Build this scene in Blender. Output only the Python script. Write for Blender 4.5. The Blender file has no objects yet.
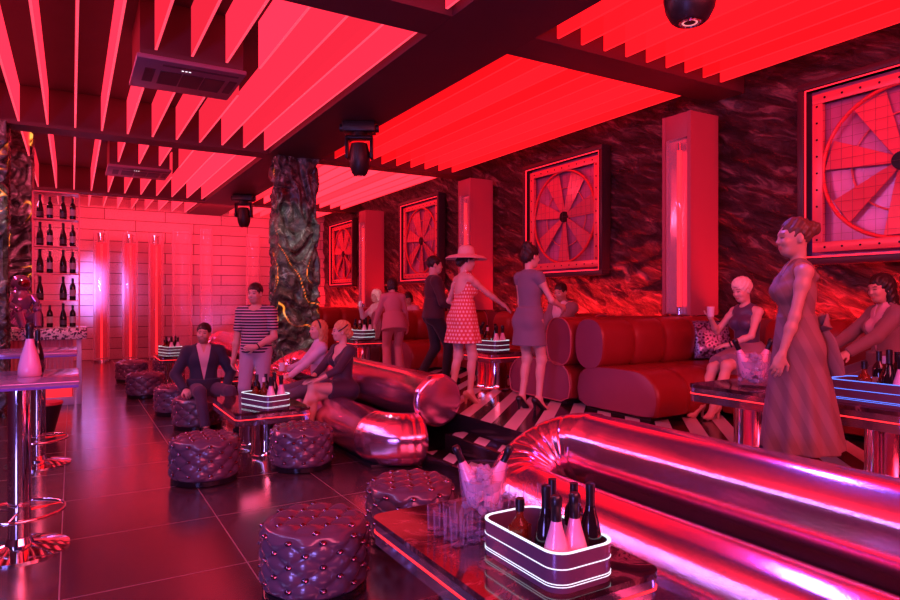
import bpy, bmesh, math, random
import numpy as np
from mathutils import Vector, Matrix, noise
random.seed(7)
rng = np.random.default_rng(7)
S = bpy.context.scene
COL = S.collection
PI = math.pi
def R(d): return math.radians(d)

# ------------------------------------------------------------------ camera
H = 1.6
cam_d = bpy.data.cameras.new('camera'); cam = bpy.data.objects.new('camera', cam_d); COL.objects.link(cam)
cam.location = (0, 0, H); cam.rotation_euler = (R(90), 0, -math.atan2(378, 640))
cam_d.sensor_width = 36; cam_d.lens = 36 * 640 / 900; cam_d.clip_start = .05; cam_d.clip_end = 100
S.camera = cam
S.view_settings.view_transform = 'Standard'; S.view_settings.look = 'None'
S.view_settings.gamma = 1; S.view_settings.exposure = 0.0; S.view_settings.use_curve_mapping = False
S.cycles.transparent_max_bounces = 20; S.cycles.max_bounces = 8; S.cycles.sample_clamp_indirect = 4
S.cycles.caustics_reflective = False; S.cycles.caustics_refractive = False
S.cycles.use_denoising = True
SR = (.861, -.509); SF = (.509, .861)     # screen right / away as ground directions
def sdir(r, f): return (SR[0]*r + SF[0]*f, SR[1]*r + SF[1]*f)

# ------------------------------------------------------------------ materials
def lin(c):
    return tuple((v/12.92 if v <= .04045 else ((v+.055)/1.055)**2.4) for v in c)
def rgb(r, g, b): return lin((r/255, g/255, b/255))
class NT:
    def __init__(s, name):
        s.m = bpy.data.materials.new(name); s.m.use_nodes = True
        s.n = s.m.node_tree.nodes; s.l = s.m.node_tree.links
        s.p = s.n['Principled BSDF']; s.out = s.n['Material Output']
    def new(s, t, **k):
        n = s.n.new(t)
        for a, v in k.items(): setattr(n, a, v)
        return n
    def link(s, a, b): s.l.new(a, b)
    def co(s, kind='Object', scale=(1,1,1), rot=(0,0,0), loc=(0,0,0)):
        t = s.new('ShaderNodeTexCoord'); m = s.new('ShaderNodeMapping')
        m.inputs['Scale'].default_value = scale; m.inputs['Rotation'].default_value = rot; m.inputs['Location'].default_value = loc
        s.link(t.outputs[kind], m.inputs['Vector']); return m.outputs['Vector']
    def noise(s, vec, scale=5, detail=4, rough=.5, dist=0):
        n = s.new('ShaderNodeTexNoise'); n.inputs['Scale'].default_value = scale; n.inputs['Detail'].default_value = detail
        n.inputs['Roughness'].default_value = rough; n.inputs['Distortion'].default_value = dist
        s.link(vec, n.inputs['Vector']); return n.outputs['Fac']
    def math(s, op, a, b=None, c=None):
        n = s.new('ShaderNodeMath', operation=op)
        for i, v in enumerate((a, b, c)):
            if v is None: continue
            if isinstance(v, (int, float)): n.inputs[i].default_value = v
            else: s.link(v, n.inputs[i])
        return n.outputs[0]
    def ramp(s, fac, stops):
        n = s.new('ShaderNodeValToRGB'); e = n.color_ramp.elements
        while len(e) < len(stops): e.new(.5)
        for i, (p, c) in enumerate(stops):
            e[i].position = p; e[i].color = (*c, 1) if len(c) == 3 else c
        s.link(fac, n.inputs[0]); return n.outputs[0]
    def mix(s, fac, a, b):
        n = s.new('ShaderNodeMix', data_type='RGBA')
        for i, v in ((0, fac), (6, a), (7, b)):
            if isinstance(v, (int, float)): n.inputs[i].default_value = v
            elif isinstance(v, tuple): n.inputs[i].default_value = (*v, 1)
            else: s.link(v, n.inputs[i])
        return n.outputs[2]
    def bump(s, h, strength=.3, dist=.01):
        b = s.new('ShaderNodeBump'); b.inputs['Strength'].default_value = strength; b.inputs['Distance'].default_value = dist
        s.link(h, b.inputs['Height']); s.link(b.outputs[0], s.p.inputs['Normal'])
def mat(name, col=(.5,.5,.5), rough=.5, metal=0, emit=None, es=0, trans=0, ior=1.45, coat=0, nscale=0, nvar=.15, bump=0, bscale=60, sheen=0, spec=None, alpha=None):
    t = NT(name); p = t.p
    p.inputs['Base Color'].default_value = (*col, 1); p.inputs['Roughness'].default_value = rough
    p.inputs['Metallic'].default_value = metal; p.inputs['IOR'].default_value = ior
    p.inputs['Transmission Weight'].default_value = trans; p.inputs['Coat Weight'].default_value = coat
    p.inputs['Sheen Weight'].default_value = sheen
    if spec is not None: p.inputs['Specular IOR Level'].default_value = spec
    if alpha is not None: p.inputs['Alpha'].default_value = alpha
    if emit: p.inputs['Emission Color'].default_value = (*emit, 1); p.inputs['Emission Strength'].default_value = es
    v = t.co()
    if nscale:
        f = t.noise(v, nscale, 4)
        c = t.mix(f, tuple(x*(1-nvar) for x in col), tuple(min(1, x*(1+nvar)) for x in col))
        t.link(c, p.inputs['Base Color'])
    if bump: t.bump(t.noise(v, bscale, 3), bump, .004)
    return t.m

# ------------------------------------------------------------------ mesh building
class MB:
    def __init__(s): s.v = []; s.f = []; s.mi = []; s.cur = 0
    def add(s, vs, fs):
        b = len(s.v); s.v += [tuple(p) for p in vs]
        for f in fs: s.f.append(tuple(b+i for i in f)); s.mi.append(s.cur)
        return s
    def slot(s, i): s.cur = i; return s
    def box(s, c, size, bev=0, seg=2, rot=None):
        bm = bmesh.new(); bmesh.ops.create_cube(bm, size=1)
        for v in bm.verts: v.co = Vector((v.co.x*size[0], v.co.y*size[1], v.co.z*size[2]))
        if bev: bmesh.ops.bevel(bm, geom=list(bm.edges), offset=bev, segments=seg, affect='EDGES', profile=.5)
        M = (rot.to_4x4() if rot is not None else Matrix())
        vs = [M @ v.co + Vector(c) for v in bm.verts]; bm.verts.index_update()
        fs = [[v.index for v in f.verts] for f in bm.faces]; bm.free(); return s.add(vs, fs)
    def bx(s, x0, x1, y0, y1, z0, z1, bev=0, seg=2):
        return s.box(((x0+x1)/2, (y0+y1)/2, (z0+z1)/2), (x1-x0, y1-y0, z1-z0), bev, seg)
    def lathe(s, prof, n=24, c=(0,0,0), M=None, cap=True):
        vs = []; fs = []
        for r, z in prof:
            for k in range(n):
                a = 2*PI*k/n; p = Vector((r*math.cos(a), r*math.sin(a), z))
                if M is not None: p = M @ p
                vs.append(p + Vector(c))
        m = len(prof)
        for i in range(m-1):
            for k in range(n):
                fs.append((i*n+k, i*n+(k+1)%n, (i+1)*n+(k+1)%n, (i+1)*n+k))
        if cap:
            if prof[0][0] > 1e-6: fs.append(tuple(reversed(range(n))))
            if prof[-1][0] > 1e-6: fs.append(tuple((m-1)*n+k for k in range(n)))
        return s.add(vs, fs)
    def cyl(s, a, b, r, r2=None, n=20):
        a = Vector(a); b = Vector(b); d = b-a; L = d.length
        q = d.to_track_quat('Z', 'Y').to_matrix()
        return s.lathe([(r, 0), (r if r2 is None else r2, L)], n, a, q)
    def tube(s, pts, rad, n=16, cap=True, closed=False, up=None, flat=1.0, lobes=0):
        pts = [Vector(p) for p in pts]; m = len(pts); vs = []; fs = []
        rad = rad if isinstance(rad, (list, tuple)) else [rad]*m
        prev = None
        for i, p in enumerate(pts):
            if closed: t = pts[(i+1) % m]-pts[i-1]
            else: t = pts[min(i+1, m-1)]-pts[max(i-1, 0)]
            t.normalize()
            if prev is None:
                u = Vector(up) if up is not None else (Vector((0,0,1)) if abs(t.z) < .9 else Vector((1,0,0)))
            else: u = prev
            u = (u - t*u.dot(t)).normalized(); w = t.cross(u); prev = u
            for k in range(n):
                a = 2*PI*k/n; vs.append(p + (u*math.cos(a)*flat + w*math.sin(a))*(rad[i]*(1+.011*math.cos(lobes*a)) if lobes else rad[i]))
        for i in range(m if closed else m-1):
            j = (i+1) % m
            for k in range(n): fs.append((i*n+k, i*n+(k+1)%n, j*n+(k+1)%n, j*n+k))
        if cap and not closed:
            fs.append(tuple(reversed(range(n)))); fs.append(tuple((m-1)*n+k for k in range(n)))
        return s.add(vs, fs)
    def ell(s, c, r, n=16, m=10, M=None):
        prof = [(math.sin(PI*i/m), -math.cos(PI*i/m)) for i in range(m+1)]
        vs = []; fs = []
        for q, z in prof:
            for k in range(n):
                a = 2*PI*k/n; p = Vector((q*math.cos(a)*r[0], q*math.sin(a)*r[1], z*r[2]))
                if M is not None: p = M @ p
                vs.append(p+Vector(c))
        for i in range(m):
            for k in range(n): fs.append((i*n+k, i*n+(k+1)%n, (i+1)*n+(k+1)%n, (i+1)*n+k))
        return s.add(vs, fs)
    def prism(s, poly, z0, z1):                     # poly: ccw xy outline
        n = len(poly); vs = [(x, y, z0) for x, y in poly]+[(x, y, z1) for x, y in poly]
        fs = [tuple(reversed(range(n))), tuple(range(n, 2*n))]+[(i, (i+1)%n, n+(i+1)%n, n+i) for i in range(n)]
        return s.add(vs, fs)
    def ring(s, outer, inner, z0, z1):              # wall between two ccw outlines of the same count
        n = len(outer)
        vs = [(x,y,z0) for x,y in outer]+[(x,y,z1) for x,y in outer]+[(x,y,z1) for x,y in inner]+[(x,y,z0) for x,y in inner]
        fs = []
        for i in range(n):
            j = (i+1) % n
            for a in range(4):
                b = (a+1) % 4; fs.append((a*n+i, a*n+j, b*n+j, b*n+i))
        return s.add(vs, fs)
    def mesh(s, name, mats, angle=38):
        me = bpy.data.meshes.new(name); me.from_pydata(s.v, [], s.f)
        for m in (mats if isinstance(mats, (list, tuple)) else [mats]): me.materials.append(m)
        me.polygons.foreach_set('material_index', s.mi)
        bm = bmesh.new(); bm.from_mesh(me)
        bmesh.ops.remove_doubles(bm, verts=bm.verts, dist=1e-5)
        bmesh.ops.recalc_face_normals(bm, faces=bm.faces); bm.to_mesh(me); bm.free()
        me.polygons.foreach_set('use_smooth', [True]*len(me.polygons))
        me.set_sharp_from_angle(angle=R(angle)); me.update(); return me
    def obj(s, name, mats, parent=None, loc=(0,0,0), rz=0, angle=38):
        return ob(name, s.mesh(name, mats, angle), parent, loc, rz)
def ob(name, me, parent=None, loc=(0,0,0), rz=0):
    o = bpy.data.objects.new(name, me); COL.objects.link(o); o.location = loc; o.rotation_euler = (0,0,rz)
    if parent is not None: o.parent = parent
    return o
def tag(o, label, cat, group=None, kind=None):
    o['label'] = label; o['category'] = cat
    if group: o['group'] = group
    if kind: o['kind'] = kind
    return o
def thing(name, label, cat, loc=(0,0,0), rz=0, group=None):
    o = bpy.data.objects.new(name, None); COL.objects.link(o); o.location = loc; o.rotation_euler = (0,0,rz)
    o.empty_display_size = .1
    return tag(o, label, cat, group)
def struct(o): o['kind'] = 'structure'; return o
def dup(o, loc, rz, label, group=None):
    c = o.copy(); COL.objects.link(c); c.location = loc; c.rotation_euler = (0,0,rz); c['label'] = label
    if group: c['group'] = group
    for ch in list(o.children):
        d = ch.copy(); COL.objects.link(d); d.parent = c
        for g in list(ch.children):
            e = g.copy(); COL.objects.link(e); e.parent = d
    return c
def rrect(w, d, r, n=6, cx=0, cy=0):
    pts = []
    for sx, sy, a0 in ((1,1,0), (-1,1,90), (-1,-1,180), (1,-1,270)):
        for k in range(n+1):
            a = R(a0+90*k/n); pts.append((cx+sx*(w/2-r)+r*math.cos(a), cy+sy*(d/2-r)+r*math.sin(a)))
    return pts
def fbm(p, o=4, l=2.1, g=.5):
    s = 0; a = 1
    for _ in range(o): s += a*noise.noise(p); p = p*l; a *= g
    return s
# ------------------------------------------------------------------ surfaces of the room
W = 6.8; YB = 19.5; ZP = .45; XP = 3.37; ZB = 4.05; ZC = 4.6; XL = -3.4; YF = -3.0
# floor: large dark polished tiles with thin pale joints
t = NT('dark_polished_tile'); v = t.co('Object')
sep = t.new('ShaderNodeSeparateXYZ'); t.link(v, sep.inputs[0])
def line(t, out, off, pitch, w):
    f = t.math('FRACT', t.math('DIVIDE', t.math('SUBTRACT', out, off), pitch))
    return t.math('LESS_THAN', t.math('ABSOLUTE', t.math('SUBTRACT', f, .5)), w/pitch/2)
g = t.math('MAXIMUM', line(t, sep.outputs[0], -.06-.49, .98, .007), line(t, sep.outputs[1], 3.99-.485, .97, .007))
nz = t.noise(v, 1.7, 5)
t.link(t.mix(g, t.mix(nz, (.045,.024,.032), (.075,.04,.052)), (.32,.17,.20)), t.p.inputs['Base Color'])
t.link(t.math('ADD', t.math('MULTIPLY', g, .3), t.math('MULTIPLY_ADD', nz, .08, .15)), t.p.inputs['Roughness'])
t.p.inputs['IOR'].default_value = 3.2
M_FLOOR = t.m
# platform: 45 degree black and white stripes
def stripes(name):
    t = NT(name); v = t.co('Object'); sep = t.new('ShaderNodeSeparateXYZ'); t.link(v, sep.inputs[0])
    f = t.math('FRACT', t.math('MULTIPLY_ADD', t.math('SUBTRACT', sep.outputs[0], sep.outputs[1]), 1/.38, 100.14))
    st = t.math('GREATER_THAN', f, .5)
    geo = t.new('ShaderNodeNewGeometry'); s2 = t.new('ShaderNodeSeparateXYZ'); t.link(geo.outputs['Normal'], s2.inputs[0])
    up = t.math('GREATER_THAN', s2.outputs[2], .9)
    c = t.mix(t.math('MULTIPLY', st, up), (.018,.012,.016), (.78,.72,.74)); t.link(c, t.p.inputs['Base Color'])
    t.p.inputs['Roughness'].default_value = .16
    return t.m
M_STRIPE = stripes('striped_polished_floor')
t = NT('striped_stair_tread'); v = t.co('Object'); sep = t.new('ShaderNodeSeparateXYZ'); t.link(v, sep.inputs[0])
f = t.math('FRACT', t.math('MULTIPLY_ADD', t.math('SUBTRACT', sep.outputs[0], sep.outputs[1]), 1/.38, 100.14))
st = t.math('GREATER_THAN', f, .5)
fx = t.math('FRACT', t.math('DIVIDE', t.math('SUBTRACT', sep.outputs[0], XP-.5), .25))
st = t.math('MULTIPLY', st, t.math('MULTIPLY', t.math('GREATER_THAN', fx, .14), t.math('LESS_THAN', fx, .86)))
geo = t.new('ShaderNodeNewGeometry'); s2 = t.new('ShaderNodeSeparateXYZ'); t.link(geo.outputs['Normal'], s2.inputs[0])
t.link(t.mix(t.math('MULTIPLY', st, t.math('GREATER_THAN', s2.outputs[2], .9)), (.018,.012,.016), (.78,.72,.74)), t.p.inputs['Base Color'])
t.p.inputs['Roughness'].default_value = .18
M_STEP = t.m
# rough black stone wall with slanting ridges
t = NT('black_split_stone'); v = t.co('Object')
mp = v.node; mp.vector_type = 'TEXTURE'; mp.inputs['Rotation'].default_value = (R(24),0,0); mp.inputs['Scale'].default_value = (1,2.9,.66)
n1 = t.noise(v, 6, 9, .62, .7); n2 = t.noise(t.co('Object'), .9, 4)
t.link(t.ramp(n1, [(.42,(.02,.012,.014)), (.56,(.07,.04,.044)), (.66,(.26,.17,.17))]), t.p.inputs['Base Color'])
t.p.inputs['Roughness'].default_value = .42
t.bump(n1, 1.0, .16)
M_STONE = t.m
# back wall: pale stone blocks
t = NT('pale_stone_blocks'); v = t.co('Object', rot=(R(90),0,0))
b = t.new('ShaderNodeTexBrick'); b.inputs['Scale'].default_value = 1; b.inputs['Brick Width'].default_value = 1.5; b.inputs['Row Height'].default_value = .29
b.inputs['Mortar Size'].default_value = .010; b.inputs['Color1'].default_value = (.50,.40,.43,1); b.inputs['Color2'].default_value = (.40,.31,.34,1); b.inputs['Mortar'].default_value = (.10,.05,.06,1)
t.link(v, b.inputs['Vector'])
nn = t.noise(t.co(), 9, 5); sp = t.noise(t.co(), 42, 3, .7)
c = t.mix(t.math('MULTIPLY', t.math('GREATER_THAN', sp, .60), t.math('GREATER_THAN', t.noise(t.co(), .7, 2), .5)), b.outputs['Color'], (.16,.10,.12))
t.link(c, t.p.inputs['Base Color']); t.p.inputs['Roughness'].default_value = .5
t.bump(t.math('ADD', nn, t.math('MULTIPLY', b.outputs['Fac'], -2.)), .5, .02)
M_BLOCK = t.m
M_CEIL = mat('dark_ceiling_paint', (.040,.020,.028), .8, nscale=3)
M_BEAM = mat('dark_beam_paint', (.075,.022,.034), .55, nscale=2)
M_DARKWALL = mat('dark_plum_plaster', (.05,.03,.06), .7, nscale=3)

struct(MB().bx(XL, XP, YF, YB, -.1, 0).obj('floor', M_FLOOR))
struct(MB().bx(XP, W, YF, YB, -.1, ZP).obj('floor_raised', M_STRIPE))
struct(MB().bx(XP-.5, XP-.25, 4.02, 5.38, 0, .15, .004).bx(XP-.25, XP, 4.02, 5.38, 0, .30, .004).obj('stair', M_STEP))
struct(MB().bx(XL-.1, W+.4, YF, YB, ZC, ZC+.1).obj('ceiling', M_CEIL))
struct(MB().bx(XL-.1, XL, YF, YB, 0, ZC).obj('wall_left', M_DARKWALL))
struct(MB().bx(XL-.1, W+.4, YF-.1, YF, 0, ZC).obj('wall_front', M_DARKWALL))
struct(MB().bx(XL-.1, W+.4, YB, YB+.1, 0, ZC).obj('wall_back', M_BLOCK))
# right stone wall, real relief
vs = []; fs = []; ny = 520; nzv = 96; y0 = YF; y1 = YB; z0 = 0.0; z1 = ZC
for i in range(ny+1):
    for j in range(nzv+1):
        y = y0+(y1-y0)*i/ny; z = z0+(z1-z0)*j/nzv
        a = R(24); u = y*math.cos(a)+z*math.sin(a); w = -y*math.sin(a)+z*math.cos(a)
        p = Vector((1.3, u*.55, w*2.6))
        q = abs(fbm(p+Vector((3,noise.noise(Vector((y*.6,z*.6,4)))*.9,noise.noise(Vector((y*.5,z*.5,9)))*1.6)), 5, 2.2, .55))
        vs.append((W+.12-.16*max(0, .75-q)*(.6+.5*noise.noise(Vector((y*.4, z*.5, 2.)))), y, z))
for i in range(ny):
    for j in range(nzv): a = i*(nzv+1)+j; fs.append((a, a+1, a+nzv+2, a+nzv+1))
struct(MB().add(vs, fs).obj('wall_right', M_STONE, angle=70))
# beams
BEAM_Y = [(-1.25, -.8), (4.75, 5.2), (10.75, 11.15), (16.75, 17.15)]
XB0, XB1 = 2.83, 3.73
for (a, b) in BEAM_Y:
    struct(MB().bx(XL, XB0-.002, a, b, ZB, ZC).obj('ceiling_beam', M_BEAM)); struct(MB().bx(XB1+.002, W+.05, a, b, ZB, ZC).obj('ceiling_beam', M_BEAM))
struct(MB().bx(XB0, XB1, YF, YB, ZB, ZC).obj('ceiling_beam_long', M_BEAM))

# lava rock columns
t = NT('black_lava_rock'); v = t.co('Object')
n1 = t.noise(v, 7, 8, .62, .8)
t.link(t.ramp(n1, [(.38,(.012,.02,.018)), (.56,(.06,.085,.075)), (.68,(.26,.36,.32))]), t.p.inputs['Base Color'])
t.p.inputs['Roughness'].default_value = .24
t.bump(n1, .5, .03)
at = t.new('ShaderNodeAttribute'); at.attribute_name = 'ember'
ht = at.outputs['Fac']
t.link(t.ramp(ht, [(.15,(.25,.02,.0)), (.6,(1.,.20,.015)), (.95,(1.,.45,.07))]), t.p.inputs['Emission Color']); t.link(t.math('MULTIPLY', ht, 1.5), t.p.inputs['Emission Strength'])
M_LAVA = t.m
def rock_column(x0, x1, y0, y1, z1, seed):
    per = []; st = .018
    def edge(a, b):
        k = max(2, int(math.dist(a, b)/st))
        for i in range(k): per.append((a[0]+(b[0]-a[0])*i/k, a[1]+(b[1]-a[1])*i/k))
    c = [(x0,y0),(x1,y0),(x1,y1),(x0,y1)]
    for i in range(4): edge(c[i], c[(i+1)%4])
    cx, cy = (x0+x1)/2, (y0+y1)/2; m = len(per); nz = int(z1/st); vs = []; fs = []; heat = []
    for j in range(nz+1):
        z = z1*j/nz
        for (x, y) in per:
            p = Vector((x*1.15+seed, y*1.15, z*.8)); q = p+Vector((noise.noise(p*1.5), noise.noise(p*1.5+Vector((5,1,2))), noise.noise(p*1.5+Vector((1,7,3)))))*.8
            f = fbm(q*1.9, 3); h = .075*(1-2.4*abs(f)) - .045
            heat.append(max(0, 1-((noise.noise(q*2.1)-.16)/.045)**2)*max(0, min(1, (noise.noise(p*1.35+Vector((9,2,5)))+.03)*4)))
            d = Vector((math.copysign(1, x-cx)*(abs(x-cx)/((x1-x0)/2))**6, math.copysign(1, y-cy)*(abs(y-cy)/((y1-y0)/2))**6)).normalized()
            vs.append((x+d.x*h, y+d.y*h, z))
    for j in range(nz):
        for k in range(m): fs.append((j*m+k, j*m+(k+1)%m, (j+1)*m+(k+1)%m, (j+1)*m+k))
    me = bpy.data.meshes.new('column'); me.from_pydata(vs, [], fs); me.materials.append(M_LAVA)
    a = me.attributes.new('ember', 'FLOAT', 'POINT'); a.data.foreach_set('value', heat)
    me.polygons.foreach_set('use_smooth', [True]*len(me.polygons)); me.update()
    struct(ob('column', me))
rock_column(2.99, 3.71, 10.77, 11.27, ZB, 1.)
rock_column(-1.45, -.78, 10.6, 11.15, ZB, 17.)
rock_column(-1.3, -.60, 13.2, 13.8, ZC, 31.)

# ------------------------------------------------------------------ ceiling fins: lit acrylic
def fin_mat(name, col, es, tr):
    t = NT(name); t.n.remove(t.p)
    e = t.new('ShaderNodeEmission'); e.inputs[0].default_value = (*col, 1)
    oi = t.new('ShaderNodeObjectInfo'); t.link(t.math('MULTIPLY_ADD', oi.outputs['Random'], .75*es, .55*es), e.inputs[1])
    g = t.new('ShaderNodeBsdfTransparent'); g.inputs[0].default_value = (1,.75,.78,1); m = t.new('ShaderNodeMixShader'); m.inputs[0].default_value = tr
    t.link(e.outputs[0], m.inputs[1]); t.link(g.outputs[0], m.inputs[2]); t.link(m.outputs[0], t.out.inputs[0]); return t.m
M_FINL = fin_mat('lit_rose_acrylic', (.86,.020,.050), 1.9, .16)
M_FINR = fin_mat('lit_red_acrylic', (1.,.006,.012), 2.4, .58)
M_FINE = mat('lit_acrylic_edge', (.4,.1,.1), .4, emit=(1.,.06,.11), es=1.3); M_FINER = mat('lit_red_acrylic_edge', (.4,.05,.05), .4, emit=(1.,.012,.02), es=1.3)
M_FINR2 = fin_mat('lit_coral_acrylic', (1.,.028,.055), 2.4, .35)
bays = [(-.8, 4.75, 'nearest the viewer'), (5.2, 10.75, 'second from the viewer'), (11.15, 16.75, 'just past the rock column'), (17.15, YB, 'against the back wall')]
ZF0 = ZB+.04
for bi, (a, b, ph) in enumerate(bays):
    for side in (0, 1):
        n = 15 if side == 0 else 9
        for k in range(n):
            x = (-2.0+.34*k) if side == 0 else 3.99+.3*k
            spans = [(a+.02, b-.02)]
            if side == 0 and .5 < x < 1.8:
                if bi == 1: spans = [(a+.02, 6.98), (8.02, b-.02)]
                if bi == 2: spans = [(a+.02, 12.98), (14.02, b-.02)]
            for si, (p, q) in enumerate(spans):
                m = M_FINL if side == 0 else (M_FINR2 if bi >= 2 else M_FINR)
                w = MB().bx(x-.012, x+.012, p, q, ZF0+.004, ZC-.005).slot(1).bx(x-.012, x+.012, p, q, ZF0, ZF0+.0035).obj('ceiling_fin', [m, M_FINE if side == 0 else M_FINER])
                nm = 'left' if side == 0 else 'right'
                if len(spans) == 1:
                    tag(w, f'long lit red hanging fin in the {nm} ceiling bay {ph}', 'ceiling fin', f'fins of the {nm} bay {ph}')
                else:
                    e = 'before' if si == 0 else 'behind'; ac = 'large near' if bi == 1 else 'small far'
                    tag(w, f'short lit red fin cut off {e} the {ac} air conditioner', 'ceiling fin', f'short fins {e} the {ac} air conditioner')
# ------------------------------------------------------------------ shared finishes
M_CHROME = mat('chrome', (.86,.84,.88), .07, 1.0)
M_CHROME_W = mat('brushed_chrome', (.80,.78,.84), .2, 1.0)
M_BLACKM = mat('black_metal', (.012,.010,.014), .35, .6)
M_BLACKP = mat('black_plastic', (.012,.010,.013), .4)
M_MIRROR = mat('mirror_panel', (.75,.45,.52), .12, .6)
M_ROSEP = mat('rose_frosted_panel', (.36,.10,.14), .45)
def clear(name, col, a0, a1, pw=2.2):
    t = NT(name); p = t.p; p.inputs['Base Color'].default_value = (*col, 1); p.inputs['Roughness'].default_value = .04; p.inputs['IOR'].default_value = 1.6
    lw = t.new('ShaderNodeLayerWeight'); lw.inputs[0].default_value = .5
    t.link(t.math('MULTIPLY_ADD', t.math('POWER', lw.outputs['Facing'], pw), a1, a0), p.inputs['Alpha']); return t.m
M_ACRYL = clear('clear_acrylic', (.75,.6,.72), .10, .75, 2.)
M_GLASS = clear('clear_glass', (.5,.45,.8), .015, .6, 3.5)
M_NEON = mat('red_neon', (.2,.0,.0), .4, emit=(1,.012,.018), es=2.0)
M_FRAME = mat('dark_fan_frame', (.05,.03,.045), .35, .3)
M_FRAMEIN = mat('red_inner_frame', (.75,.16,.18), .3, .2)
M_BLADE = mat('glossy_fan_blade', (.70,.14,.18), .22, .1)
M_REDEDGE = mat('red_lit_edge', (.3,.01,.01), .4, emit=(1,.02,.03), es=.8)
M_RINGP = mat('red_fan_ring', (.75,.05,.06), .25)
M_FANLED = mat('fan_edge_light', (.2,0,0), .4, emit=(1,.012,.03), es=3.0)
M_WIRE = mat('fan_guard_wire', (.12,.06,.08), .5)
M_FANBACK = mat('fan_back_panel', (.52,.22,.42), .25, .3, nscale=2.2, nvar=.6)

# ------------------------------------------------------------------ framed wall fans (facing -X, local frame: +x into the room is -X world)
def make_fan(label, yc):
    zc = 2.93; s = 1.92
    r = thing('wall_fan', label, 'wall fan', (W+.04, yc-.02, zc), 0, 'framed fans along the stone wall')
    hw = s/2
    def sq(h): return [(h,-h),(h,h),(-h,h),(-h,-h)]
    def frame(h0, h1, xa, xb):   # square frame, depth along x
        m = MB()
        for (a, b, c, d) in ((-h0,h0,h1,h0), (-h0,h0,-h0,-h1), (-h0,-h1,-h1,h1), (h1,h0,-h1,h1)):
            m.bx(xa, xb, a, b, c, d, .006)
        return m
    frame(hw, hw-.07, -.16, .02).obj('frame', M_FRAME, r)
    frame(hw-.075, hw-.087, -.150, -.135).obj('light_edge', M_FANLED, r)
    m = frame(hw-.13, hw-.235, -.10, -.04).slot(1)
    for k in range(9):
        q = -.70+.175*k
        for (y, z) in ((q, hw-.18), (q, -hw+.18), (hw-.18, q), (-hw+.18, q)): m.ell((-.103, y, z), (.008,.012,.012), 8, 4)
    m.obj('inner_frame', [M_FRAMEIN, M_BLACKM], r)
    MB().bx(.0, .015, -hw+.06, hw-.06, -hw+.06, hw-.06).obj('back_panel', M_FANBACK, r)
    pts = [(-.07, .735*math.cos(2*PI*k/64), .735*math.sin(2*PI*k/64)) for k in range(64)]
    MB().tube(pts, .020, 10, closed=True).obj('ring', M_RINGP, r)
    pts = [(-.02, .47*math.cos(2*PI*k/48), .47*math.sin(2*PI*k/48)) for k in range(48)]
    MB().tube(pts, .010, 8, closed=True).obj('inner_ring', M_FRAMEIN, r)
    MB().cyl((-.075,0,0), (-.01,0,0), .085, .10).obj('hub', M_BLACKM, r)
    for k in range(7):
        a = 2*PI*k/7+.25; m = MB(); vs = []
        n = 8
        for i in range(n+1):
            rr = .07+.63*i/n; wd = .045+.115*(i/n)**.8; tw = R(42-22*i/n)
            for sgn in (-1, 1):
                for th in (-.005, .005):
                    u = sgn*wd; y = rr; z = u*math.cos(tw)-th*math.sin(tw); x = -.045+u*math.sin(tw)*.32+th
                    vs.append((x, y*math.cos(a)-z*math.sin(a), y*math.sin(a)+z*math.cos(a)))
        fs = []
        for i in range(n):
            b = i*4; c = b+4
            fs += [(b,b+2,c+2,c), (b+1,c+1,c+3,b+3), (b,c,c+1,b+1), (b+2,b+3,c+3,c+2)]
        fs += [(0,1,3,2), (n*4,n*4+2,n*4+3,n*4+1)]
        m.add(vs, fs).obj('blade', M_BLADE, r)
    m = MB(); h = hw-.2
    for k in range(-6, 7):
        m.cyl((-.085, k*.108, -h), (-.085, k*.108, h), .0018, n=5); m.cyl((-.088, -h, k*.108), (-.088, h, k*.108), .0018, n=5)
    m.obj('guard', M_WIRE, r)
    return r
for lb, yc in (('large framed wall fan above the dark-haired seated woman, cut off by the picture edge', 3.07),
               ('framed wall fan above the red sofas behind the woman in a grey dress', 7.92),
               ('framed wall fan above the walking man in dark clothes', 12.78),
               ('smallest framed wall fan, half hidden beside the rock column', 17.60)):
    make_fan(lb, yc)

# ------------------------------------------------------------------ wall light pillars with a red neon tube
def make_pilaster(label, y0):
    r = thing('wall_light', label, 'wall light', (6.25, y0, 1.42), 0, 'neon wall lights between the fans')
    h = 3.83-1.42
    MB().bx(.06, .50, 0, .42, 0, h).obj('housing', M_ROSEP, r)
    MB().bx(0, .06, 0, .05, 0, h).bx(0, .06, .37, .42, 0, h).obj('side_rail', M_ROSEP, r)
    MB().bx(.05, .058, .05, .37, .01, h-.3).obj('mirror', M_MIRROR, r)
    MB().bx(.0, .06, .05, .37, h-.30, h-.002, .004).obj('head_panel', M_ROSEP, r)
    t = MB().cyl((.0,.16,.10), (.0,.16,h-.45), .028).obj('neon_tube', M_NEON, r)
    MB().cyl((.0,.16,.01), (.0,.16,.10), .032).cyl((.0,.16,h-.45), (.0,.16,h-.36), .032).obj('end_cap', M_CHROME, t)
    pts = [(.03-.10*math.sin(PI*k/12), .21+.155*math.cos(PI*k/12)) for k in range(13)]
    inn = [(.03-.094*math.sin(PI*k/12), .21+.149*math.cos(PI*k/12)) for k in range(13)]
    poly = pts+list(reversed(inn))
    MB().prism(poly, .02, h-.31).obj('acrylic_cover', M_ACRYL, r)
for lb, y0 in (('tall wall light with red neon tube nearest the viewer, behind the big red sofa', 5.03),
               ('tall wall light with red neon tube behind the woman in a sun hat', 9.86),
               ('tall wall light with red neon tube farthest along the stone wall', 14.69)):
    make_pilaster(lb, y0)
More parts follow.
